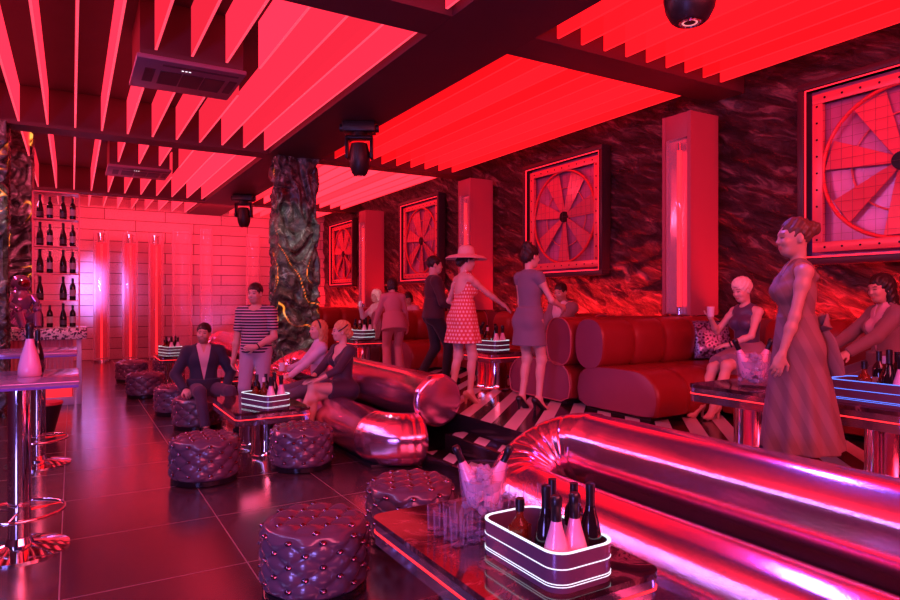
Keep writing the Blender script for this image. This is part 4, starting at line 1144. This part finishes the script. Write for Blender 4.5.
# ------------------------------------------------------------------ the guests
C_NAVY = cloth('navy_wool', (.018,.022,.05)); C_SHIRTP = cloth('pale_pink_shirt', (.62,.45,.50)); C_PLUM = cloth('dark_plum_trousers', (.06,.04,.08))
C_GREYT = cloth('lavender_grey_trousers', (.36,.31,.42)); C_BLK = cloth('black_cloth', (.010,.009,.012)); C_MAROON = cloth('dark_maroon_knit', (.045,.014,.022))
C_LILAC = cloth('lilac_blouse', (.62,.48,.62), rough=.6); C_JEAN = cloth('slate_trousers', (.17,.13,.20)); C_EVE = cloth('black_plum_dress', (.035,.018,.04), rough=.6)
C_GREYD = cloth('grey_dress', (.17,.13,.19)); C_SUIT = cloth('grey_suit', (.22,.16,.20)); C_WHITE = cloth('white_shirt', (.7,.62,.66))
C_CORAL = cloth('coral_suit', (.52,.20,.23)); C_TAUPE = cloth('taupe_blazer', (.20,.12,.14)); C_NAVYTOP = cloth('navy_satin_top', (.08,.05,.11), rough=.35); C_ROSESK = cloth('dusty_rose_skirt', (.30,.17,.22)); C_PINKTOP = cloth('pale_rose_top', (.62,.35,.44))
C_SHOEB = mat('black_shoe', (.012,.010,.012), .3); C_TAN = mat('tan_sandal', (.42,.20,.14), .5); C_BEIGE = mat('beige_shoe', (.5,.32,.28), .5)
H_DARK = mat('dark_hair', (.018,.010,.009), .45, nscale=40, nvar=.5); H_BLOND = mat('blond_hair', (.55,.30,.13), .6, nscale=40, nvar=.35); H_PALE = mat('pale_blond_hair', (.85,.72,.60), .75, nscale=40, nvar=.25); H_BROWN = mat('brown_hair', (.085,.035,.025), .5, nscale=40, nvar=.4)
M_BAND = mat('dark_headband', (.03,.02,.03), .5); M_BELT = mat('dark_belt', (.03,.02,.02), .4); M_WATCH = mat('dark_watch', (.02,.02,.02), .3, .5); M_CUP = mat('white_cup', (.72,.62,.70), .3)
t = NT('striped_jersey'); sep = t.new('ShaderNodeSeparateXYZ'); t.link(t.co(), sep.inputs[0])
f = t.math('FRACT', t.math('MULTIPLY', sep.outputs[2], 1/.036)); t.link(t.mix(t.math('GREATER_THAN', f, .40), (.55,.42,.50), (.022,.018,.045)), t.p.inputs['Base Color']); t.p.inputs['Roughness'].default_value = .8; C_STRIPE = t.m
t = NT('polka_dot_cotton'); v = t.co(); sep = t.new('ShaderNodeSeparateXYZ'); t.link(v, sep.inputs[0])
an = t.math('MULTIPLY', t.math('ARCTAN2', sep.outputs[0], sep.outputs[1]), 4.2); zz = t.math('MULTIPLY', sep.outputs[2], 24)
row = t.math('MULTIPLY', t.math('MODULO', t.math('FLOOR', zz), 2), .5)
fu = t.math('SUBTRACT', t.math('FRACT', t.math('ADD', an, row)), .5); fv = t.math('SUBTRACT', t.math('FRACT', zz), .5)
dd = t.math('ADD', t.math('MULTIPLY', fu, fu), t.math('MULTIPLY', fv, fv))
t.link(t.mix(t.math('LESS_THAN', dd, .085), (.62,.10,.09), (.80,.62,.60)), t.p.inputs['Base Color']); t.p.inputs['Roughness'].default_value = .75; C_POLKA = t.m
t = NT('diagonal_striped_crepe'); sep = t.new('ShaderNodeSeparateXYZ'); t.link(t.co(), sep.inputs[0])
f = t.math('FRACT', t.math('MULTIPLY', t.math('SUBTRACT', t.math('MULTIPLY', sep.outputs[2], .42), t.math('MULTIPLY', sep.outputs[1], .9)), 1/.085))
t.link(t.mix(t.math('GREATER_THAN', f, .5), (.16,.08,.08), (.20,.105,.105)), t.p.inputs['Base Color']); t.p.inputs['Roughness'].default_value = .8; C_DIAG = t.m
LIGHT = (.60,.37,.31)

def blazer(p, m, shirt, longsl=.97, hem=-.17, wedge=.12, tuck=True):
    both = [q for i in (0, 1) for q in p.sleeve(i, 1, longsl)]
    p.wear('shirt', shirt, p.sel('torso')+[P_cone(p.nb-p.T[:,2]*.02, p.nb+p.T[:,2]*.045*p.k, .060*p.k*(1 if p.fem else 1.15), .056*p.k*(1 if p.fem else 1.15), 'collar', .02, (False, True))], .008, cuts=[(p.L(0,0,-.06), -p.T[:,2])], subs=[p.vneck(.035,.44,.54)])
    low = [P_skirt(p.L(0,0,.1), p.L(0,.005,hem), (.17*p.k,.135*p.k), (.195*p.k,.15*p.k), p.T, tg='jk')]
    p.wear('blazer', m, p.sel('torso')+both+low+[P_cone(p.nb-p.T[:,2]*.02, p.nb+p.T[:,2]*.03*p.k, .07*p.k, .066*p.k, 'collar', .02, (False, True))], .019, cuts=[(p.L(0,0,hem+.01), -p.T[:,2])], subs=[p.vneck(wedge,.10,.5), p.scoop((0,.03,.56),(.06,.075,.06))])
def trousers(p, m, frac=.95, flare=.0, label=None):
    p.wear('trousers', m, [q for q in p.sel('torso')]+[q for i in (0, 1) for q in p.trouser(i, frac, flare)], .010, cuts=[(p.P+p.Tp[:,2]*.115*p.k, p.Tp[:,2])], label=label)
def strap(p, m, c, r, nrm_, name='headband', wd=.011):
    M = frame_from(nrm_, (0,1,.01)); pts = [c+(M[:,0]*math.cos(a)*r[0]+M[:,1]*math.sin(a)*r[1]) for a in np.linspace(0, 2*PI, 40, endpoint=False)]
    return MB().tube([tuple(x) for x in pts], wd, 8, closed=True).obj(name, m, p.o)
def cup(loc, label, r=.038, h=.095):
    return tag(MB().lathe([(.0,0),(r*.78,0),(r,h),(r*.94,h),(r*.72,.006),(.0,.006)], 20).obj('cup', M_CUP, None, loc), label, 'cup')

# 1 seated man in a navy blazer
p = Person('man in a navy blazer and pale open shirt sitting on a tufted ottoman', (1.43, 8.50, 0), sdir(.45, -.90), 1.80, False, (0,-.08,.485), lean=.02, twist=.05, head=(.25,.05,-.06),
    hands=[(.235,.10,.50),(-.24,.16,.50)], elbows=[(.7,-.7,.1),(-.7,-.7,.1)], feet=[(.03,.50,.085),(-.36,.50,.085)], knees=[(.1,.5,1),(-.15,.5,1)], toes=((.1,0),(-.35,0)), curl=(.7,.5), palm=[(-.5,.2,-1),(.5,.2,-1)], handdir=[(-.3,.8,-.3),(.3,.8,-.3)], beard=.55)
trousers(p, C_PLUM); blazer(p, C_NAVY, C_SHIRTP, hem=-.10, wedge=.08); p.hair(H_DARK, 'short'); p.shoes(C_SHOEB)
# 2 standing man in a striped T-shirt
p = Person('man standing in a striped T-shirt and lavender grey trousers', (1.98, 8.12, 0), sdir(-.05, -1), 1.82, False, head=(.15,-.05,0.04),
    hands=[(.275,.03,.86),(-.06,.205,1.02)], elbows=[(.6,-1,0),(-1,-.5,-.2)], feet=[(.13,.04,.08),(-.12,0,.08)], toes=((.25,0),(-.2,0)), palm=[None,(.3,-1,.1)], handdir=[None,(1,.15,-.05)], beard=.2)
trousers(p, C_GREYT, .97)
p.wear('t_shirt', C_STRIPE, p.sel('torso')+p.sleeve(0,.72)+p.sleeve(1,.72)+[P_skirt(p.L(0,0,.2), p.L(0,.0,-.03), (.155,.115), (.172,.128), p.T)], .014, cuts=[(p.L(0,0,-.03), -p.T[:,2])], subs=[p.scoop((0,.05,.535),(.085,.10,.07))])
strap(p, M_WATCH, p.wr[1]*.85+p.el[1]*.15, (.033,.030), p.wr[1]-p.el[1], 'wristwatch', .008); p.hair(H_DARK, 'short'); p.shoes(C_SHOEB)
# 3 seated woman with a cup
p = Person('woman in a lilac blouse with long blond hair, sitting and holding a cup', (2.60, 7.62, 0), sdir(-.85, -.38), 1.68, True, (0,-.04,.585), lean=.05, head=(-.1,.08,0),
    hands=[(.12,.36,.74),(-.10,.36,.68)], elbows=[(.6,-.6,-.6),(-.6,-.6,-.6)], feet=[(.05,.46,.10),(-.08,.56,.10)], knees=[(.1,.5,1),(-.1,.5,1)], palm=[(-1,.2,0),(.6,-.2,-1)], handdir=[(-.15,.7,.7),(.5,.8,0)], curl=(.9,.5), skin=LIGHT, group=None)
trousers(p, C_JEAN, .96)
p.wear('blouse', C_LILAC, p.sel('torso')+p.sleeve(0,1,.92)+p.sleeve(1,1,.92)+[P_cone(p.nb-p.T[:,2]*.03, p.nb+p.T[:,2]*.045, .058, .052, 'c', .02, (False, True))], .014, cuts=[(p.L(0,0,-.05), -p.T[:,2])], subs=[p.vneck(.03,.42,.54)])
p.hair(H_BLOND, 'long'); strap(p, M_BAND, p.g(0,-.005,.05), (.082,.080), p.Hm[:,1]+p.Hm[:,2]*-.25); p.shoes(C_SHOEB, 'heel')
w, f, pn, lat = p.hf[0]; c = p.world(w+f*.075+pn*.045); cup((c.x, c.y, c.z-.045), 'white cup in the hand of the woman in a lilac blouse', .040, .10)
# 4 seated woman in a dark dress
p = Person('woman in a black-plum V-neck dress with a blond chignon, sitting on the silver sofa', (2.66, 7.00, 0), sdir(-.70, -.70), 1.70, True, (0,-.05,.585), lean=.04, head=(.50,.02,0),
    hands=[(.10,.34,.70),(-.05,.33,.71)], elbows=[(.7,-.5,-.4),(-.7,-.5,-.4)], feet=[(-.02,.42,.10),(.02,.54,.26)], knees=[(-.1,.5,1),(.15,.4,1)], toes=((-.1,.4),(.1,.6)), palm=[(-.5,.1,-1),(.5,.1,-1)], handdir=[(-.5,.8,0),(.6,.8,0)], curl=(.4,.4), skin=LIGHT)
k = p.k
p.wear('dress', C_EVE, p.sel('torso')+p.sleeve(0,1,.5)+p.sleeve(1,1,.5)+[P_cone(p.hips[i], p.hips[i]+(p.kn[i]-p.hips[i])*.50, .097, .086, 'sk', .06, (False, True)) for i in (0, 1)], .012, subs=[p.vneck(.11,.30,.5), p.scoop((0,-.01,.545),(.085,.09,.05))])
p.hair(H_BLOND, 'low'); strap(p, M_BAND, p.g(0,-.02,.045), (.084,.086), p.Hm[:,2]*.75+p.Hm[:,1]*.5, wd=.008); p.shoes(C_SHOEB, 'heel')
a = (p.hf[0][0]+p.hf[1][0])*.5; c = p.world(a+V3((.02,.06,.03))); tb = MB().box((0,0,0),(.17,.24,.009),.004); o = tb.obj('tablet', C_SHOEB, None, c, p.rz+.5); o.rotation_euler = (.25,.1,p.rz+.5); tag(o, 'thin dark tablet on the lap of the woman in a black dress', 'tablet')
# 5 walking man in dark clothes
p = Person('man in a dark maroon sweater and black trousers walking across the platform', (4.38, 7.86, ZP), sdir(.97, .25), 1.80, False, (0,0,.945), lean=.01, head=(.05,0,0),
    hands=[(.21,.30,1.03),(-.22,.28,1.02)], elbows=[(.6,-1,-.3),(-.6,-1,-.3)], feet=[(.08,.15,.085),(-.09,-.17,.10)], knees=[(0,1,0),(0,1,0)], toes=((0,0),(0,.45)), palm=[(-1,0,.2),(1,0,.2)])
trousers(p, C_BLK, .98)
p.wear('sweater', C_MAROON, p.sel('torso')+p.sleeve(0,1,.85)+p.sleeve(1,1,.85)+[P_skirt(p.L(0,0,.2), p.L(0,.0,-.06), (.16,.12), (.178,.138), p.T)], .016, cuts=[(p.L(0,0,-.05), -p.T[:,2])], subs=[p.scoop((0,.0,.56),(.075,.075,.05))])
p.hair(H_DARK, 'short'); p.shoes(C_SHOEB)
# 6 woman in a polka dot dress and sun hat
p = Person('woman in a wide sun hat and polka-dot halter dress reaching out her arm', (3.76, 6.10, ZP), sdir(.86, .50), 1.67, True, (0,0,.955), lean=.08, head=(.05,-.08,0),
    hands=[(.18,.55,1.02),(-.20,.18,1.03)], elbows=[(.5,-.2,-1),(-.6,-1,-.2)], feet=[(.09,.05,.125),(-.09,-.08,.125)], toes=((.1,.62),(-.1,.62)), heel=.055, palm=[(-.3,.1,-1),None], curl=(.25,.4), skin=LIGHT)
p.wear('dress', C_POLKA, p.sel('torso')+[P_skirt(p.L(0,0,.17), p.P+V3((0,.01,-.27)), (.136,.106), (.205,.185), np.eye(3), 7, .05)]+[P_cone(p.L(q*.06,.07,.42), p.L(q*.02,-.01,.545), .022, .016, 'st', .02) for q in (1, -1)], .012, subs=[p.scoop((0,-.10,.45),(.16,.09,.19)), p.scoop((0.19,0,.50),(.09,.15,.10)), p.scoop((-.19,0,.50),(.09,.15,.10)), p.scoop((0,.06,.56),(.06,.08,.07))])
p.hair(H_DARK, 'low'); p.shoes(C_TAN, 'heel')
hb = MB(); Mh = Matrix([list(r) for r in p.Hm]); Mh = Mh @ Matrix.Rotation(R(8), 3, 'X')
hb.lathe([(.0,.158),(.05,.155),(.082,.135),(.092,.10),(.098,.05),(.105,.043),(.20,.025),(.235,.0),(.237,.004),(.20,.034),(.11,.054)], 36, tuple(p.g(0,-.015,.018)), Mh, cap=False)
hb.obj('sun_hat', mat('pale_straw_hat', (.62,.40,.36), .7, nscale=60), p.o, angle=60)
# 7 woman in a short grey dress
p = Person('woman standing with her back turned in a short grey dress and black heels', (4.15, 5.36, ZP), sdir(.80, .60), 1.68, True, (0,-.02,.958), lean=.02, head=(.05,-.05,0),
    hands=[(.16,.30,1.08),(-.235,.12,.80)], elbows=[(.6,-1,-.3),(-.5,-1,0)], feet=[(.09,.03,.125),(-.09,-.04,.125)], toes=((.1,.62),(-.2,.62)), heel=.055, skin=LIGHT)
p.wear('dress', C_GREYD, p.sel('torso')+p.sleeve(0,.22)+p.sleeve(1,.22)+[P_skirt(p.L(0,0,.10), p.P+V3((0,.0,-.27)), (.135,.105), (.185,.15), np.eye(3))], .012, subs=[p.scoop((0,.0,.57),(.085,.075,.055))])
p.hair(H_DARK, 'topbun'); p.shoes(C_SHOEB, 'heel')
# 8 seated man in a grey suit
p = Person('man in a grey suit sitting behind the woman in a grey dress', (6.0, 7.02, ZP), sdir(-.80, -.60), 1.78, False, (0,-.05,.585), lean=.12, head=(-.2,-.1,0),
    hands=[(.10,.42,.60),(-.10,.44,.62)], elbows=[(.9,-.3,-.2),(-.9,-.3,-.2)], feet=[(.12,.50,.085),(-.14,.52,.085)], knees=[(.1,.5,1),(-.1,.5,1)], palm=[(-1,0,-.3),(1,0,-.3)], beard=.3)
trousers(p, C_SUIT); blazer(p, C_SUIT, C_WHITE, hem=-.06); p.hair(H_DARK, 'short'); p.shoes(C_SHOEB)
# 9 woman in a long striped dress, nearest
p = Person('woman with a hair bun standing in a long striped strappy dress in the right foreground', (3.74, 2.24, ZP), sdir(-.90, .43), 1.65, True, lean=.02, head=(-.12,-.02,0), twist=-.2,
    hands=[(.24,.10,.78),(-.245,.12,.73)], elbows=[(.5,-1,0),(-.5,-1,0)], feet=[(.08,.05,.075),(-.08,-.06,.075)], toes=((.1,0),(-.1,0)), curl=(.35,.35), vox=.0055, skin=(.40,.22,.17))
k = p.k
p.wear('dress', C_DIAG, p.sel('torso', 'tleg')+[P_skirt(p.L(0,0,.16), V3((0,-.02,.275)), (.125*k,.098*k), (.245*k,.225*k), np.eye(3), 9, .06, .6, power=.85)]+[P_cone(p.L(q*.075,.09,.40), p.L(q*.085,.0,.515), .018*k, .010*k, 'st', .015) for q in (1, -1)]+[P_cone(p.L(q*.085,.0,.515), p.L(q*.07,-.09,.42), .010*k, .014*k, 'st', .015) for q in (1, -1)], .010,
    subs=[p.scoop((.185,-.01,.50),(.085,.13,.13)), p.scoop((-.185,-.01,.50),(.085,.13,.13)), p.scoop((0,.10,.54),(.062,.09,.10)), p.scoop((0,-.12,.50),(.075,.09,.12))])
b = MB()
for q in (1, -1):
    b.tube([tuple(p.L(0,-.115,.13)), tuple(p.L(q*.05,-.155,.16)), tuple(p.L(q*.085,-.15,.11)), tuple(p.L(q*.04,-.13,.09)), tuple(p.L(0,-.115,.13))], .016, 10, flat=2.0)
    b.tube([tuple(p.L(0,-.115,.13)), tuple(p.L(q*.05,-.16,.02)), tuple(p.L(q*.08,-.185,-.12)), tuple(p.L(q*.07,-.20,-.19))], [.014,.02,.024,.02], 10, flat=2.2)
b.obj('waist_bow', C_DIAG, p.o); p.hair(H_BROWN, 'bun'); p.shoes(C_TAN, 'shoe')
# 10 seated blonde with a cup
p = Person('blonde short-haired woman in a dark sleeveless top sitting on the red sofa with a cup', (5.90, 4.06, ZP), sdir(-.88, -.40), 1.70, True, (0,-.02,.60), lean=.10, head=(.05,-.12,.08),
    hands=[(.16,.33,.97),(-.02,.30,.70)], elbows=[(.5,-.2,-1),(-.9,-.3,-.3)], feet=[(.04,.62,.13),(-.10,.56,.13)], knees=[(.05,.6,1),(-.05,.6,1)], toes=((0,.55),(0,.55)), palm=[(-.6,.6,.1),(.5,.0,-1)], handdir=[(-.1,.1,1),(.9,.3,-.1)], curl=(.95,.4), skin=(.66,.42,.36))
p.wear('top', C_NAVYTOP, p.sel('torso'), .010, cuts=[(p.L(0,0,.12), -p.T[:,2])], subs=[p.scoop((.19,0,.52),(.085,.14,.13)), p.scoop((-.19,0,.52),(.085,.14,.13)), p.scoop((0,.04,.57),(.07,.09,.075))])
p.wear('skirt', C_ROSESK, p.sel('torso')+[P_cone(p.hips[i], p.hips[i]+(p.kn[i]-p.hips[i])*.80, .105, .095, 'sk', .09, (False, True)) for i in (0, 1)], .016, cuts=[(p.L(0,0,.135), p.T[:,2])])
p.hair(H_PALE, 'short'); p.shoes(C_BEIGE, 'heel'); strap(p, M_WATCH, p.wr[1]*.86+p.el[1]*.14, (.030,.028), p.wr[1]-p.el[1], 'wristwatch', .008)
w, f, pn, lat = p.hf[0]; c = p.world(w+f*.07+pn*.045); cup((c.x, c.y, c.z-.05), 'white cup raised by the blonde woman', .038, .10)
# 11 seated dark-haired woman
p = Person('woman with long dark hair in a taupe blazer sitting behind the blue-lit tray', (5.92, 2.80, ZP), sdir(-.98, .0), 1.70, True, (0,-.06,.60), lean=.12, head=(-.12,-.05,0),
    hands=[(.14,.36,.74),(-.14,.38,.72)], elbows=[(.8,-.4,-.3),(-.8,-.4,-.3)], feet=[(.10,.50,.09),(-.10,.52,.09)], knees=[(.1,.5,1),(-.1,.5,1)], palm=[(-.5,0,-1),(.5,0,-1)])
trousers(p, C_PLUM); blazer(p, C_TAUPE, C_PINKTOP, hem=-.04, wedge=.10); p.hair(H_DARK, 'long'); p.shoes(C_SHOEB)
# 12 woman in coral, back turned
p = Person('person in a coral outfit standing with the back turned beside the far table', (4.31, 9.02, ZP), sdir(-.25, .97), 1.58, True, (0,-.03,.80), lean=.30, head=(-.2,-.1,0), vox=.009,
    hands=[(.24,.12,.70),(-.28,.30,.68)], elbows=[(.6,-1,0),(-.8,-.6,0)], skin=LIGHT)
p.wear('jacket', C_CORAL, p.sel('torso')+p.sleeve(0,1,.9)+p.sleeve(1,1,.9)+[P_skirt(p.L(0,0,.15), p.L(0,0,-.12), (.14,.11), (.18,.15), p.T)], .016, subs=[p.scoop((0,.02,.55),(.07,.08,.05))])
trousers(p, C_CORAL, .95, .02); p.hair(H_DARK, 'bob'); p.shoes(C_SHOEB)
# 13 seated guest with a cup
p = Person('pale-haired guest holding up a cup, half hidden behind the person in coral', (4.92, 10.95, ZP), sdir(-.75, -.5), 1.68, True, (0,0,.585), lean=.08, vox=.009, head=(0,0,0),
    hands=[(.14,.30,1.02),(-.16,.28,.62)], elbows=[(.6,-.2,-1),(-.7,-.5,-.3)], feet=[(.1,.5,.09),(-.1,.5,.09)], knees=[(.1,.5,1),(-.1,.5,1)], handdir=[(-.1,.3,1),None], palm=[(-1,.2,0),(0,0,-1)], curl=(.9,.4), skin=LIGHT)
p.wear('blouse', C_PINKTOP, p.sel('torso')+p.sleeve(0,1,.9)+p.sleeve(1,1,.9), .014, subs=[p.scoop((0,.03,.56),(.07,.08,.06))]); trousers(p, C_CORAL); p.hair(H_PALE, 'bob'); p.shoes(C_BEIGE)
w, f, pn, lat = p.hf[0]; c = p.world(w+f*.07+pn*.045); cup((c.x, c.y, c.z-.05), 'small white cup held by the half-hidden pale-haired guest', .038, .10)
# 14 guest bent behind the sofa
p = Person('dark-haired guest in a pale rose top leaning behind the red sofa', (5.62, 10.98, ZP), sdir(-.3, -.8), 1.62, True, (0,0,.585), lean=.25, vox=.009, head=(-.3,-.25,0),
    hands=[(.2,.35,.62),(-.2,.35,.62)], elbows=[(.8,-.4,-.2),(-.8,-.4,-.2)], feet=[(.1,.5,.09),(-.1,.5,.09)], knees=[(.1,.5,1),(-.1,.5,1)])
p.wear('top', C_PINKTOP, p.sel('torso')+p.sleeve(0,1,.6)+p.sleeve(1,1,.6), .014, subs=[p.scoop((0,.03,.56),(.07,.08,.06))]); trousers(p, C_PLUM); p.hair(H_DARK, 'bob'); p.shoes(C_SHOEB)
# ------------------------------------------------------------------ lamps and ambience
wd = bpy.data.worlds.new('night'); S.world = wd; wd.use_nodes = True
wd.node_tree.nodes['Background'].inputs[0].default_value = (.20,.06,.14,1); wd.node_tree.nodes['Background'].inputs[1].default_value = .25
def lamp(kind, name, loc, aim, col, power, size=.3, size_y=None, angle=None):
    d = bpy.data.lights.new(name, kind); d.color = col; d.energy = power
    if kind == 'AREA':
        d.size = size
        if size_y: d.shape = 'RECTANGLE'; d.size_y = size_y
    else: d.shadow_soft_size = size
    if angle: d.spot_size = R(angle); d.spot_blend = .6
    o = bpy.data.objects.new(name, d); COL.objects.link(o); o.location = loc
    o.rotation_euler = (Vector(aim)-Vector(loc)).to_track_quat('-Z', 'Y').to_euler(); return o
lamp('AREA', 'area_fill', (-2.2, 4.6, 3.95), (1.2, 4.6, .2), (.42,.34,1.), 110, 7.5, .12)  # unseen lavender strip, added for violet fill and long highlights on the silver tubes
lamp('AREA', 'ottoman_fill', (-2.6, .2, .85), (1.6, 4.6, .3), (.30,.22,1.), 130, 1.2, .9)  # unseen low fill added to turn the ottoman fronts blue-violet
lamp('AREA', 'area_fill', (1.2, -1.6, 3.7), (2.0, 5.0, .3), (1.,.12,.25), 360, 4.0, 1.8)  # unseen pink-red fill added behind the camera to light the guests
lamp('AREA', 'area_fill', (4.5, -1.6, 3.7), (4.5, 5.0, .6), (1.,.05,.10), 220, 3.0, 1.3)  # unseen red fill added behind the camera for the platform side
lamp('AREA', 'area_fill', (-2.4, 12.5, 3.95), (1.5, 12.5, .2), (1.,.08,.18), 400, 8, .15)  # unseen red fill added to brighten the far aisle from the left
lamp('SPOT', 'stage_beam', (3.62, 2.92, 3.1), (2.9, 2.2, .5), (.16,.12,1.), 140, .08, None, 60)
lamp('SPOT', 'stage_beam', (3.42, 8.25, 3.4), (2.5, 7.2, .7), (1.,.32,.52), 300, .12, None, 75)
lamp('SPOT', 'wall_wash', (.2, 17.9, 2.0), (.75, 19.5, 1.9), (.42,.28,1.), 420, .2, None, 70)
lamp('SPOT', 'wall_wash', (3.6, 17.9, .4), (3.4, 19.5, 1.5), (.35,.25,1.), 130, .2, None, 60)
lamp('AREA', 'back_wall_wash', (2.2, 17.0, 3.9), (2.2, 19.5, 1.4), (1.,.03,.06), 270, 6, .2)
lamp('SPOT', 'column_spot', (2.35, 9.3, 3.95), (3.2, 10.8, 1.9), (.85,1.,.92), 110, .05, None, 62)
lamp('SPOT', 'column_spot', (-.5, 9.6, 3.9), (-1.0, 10.7, 1.9), (.85,1.,.92), 50, .05, None, 60)
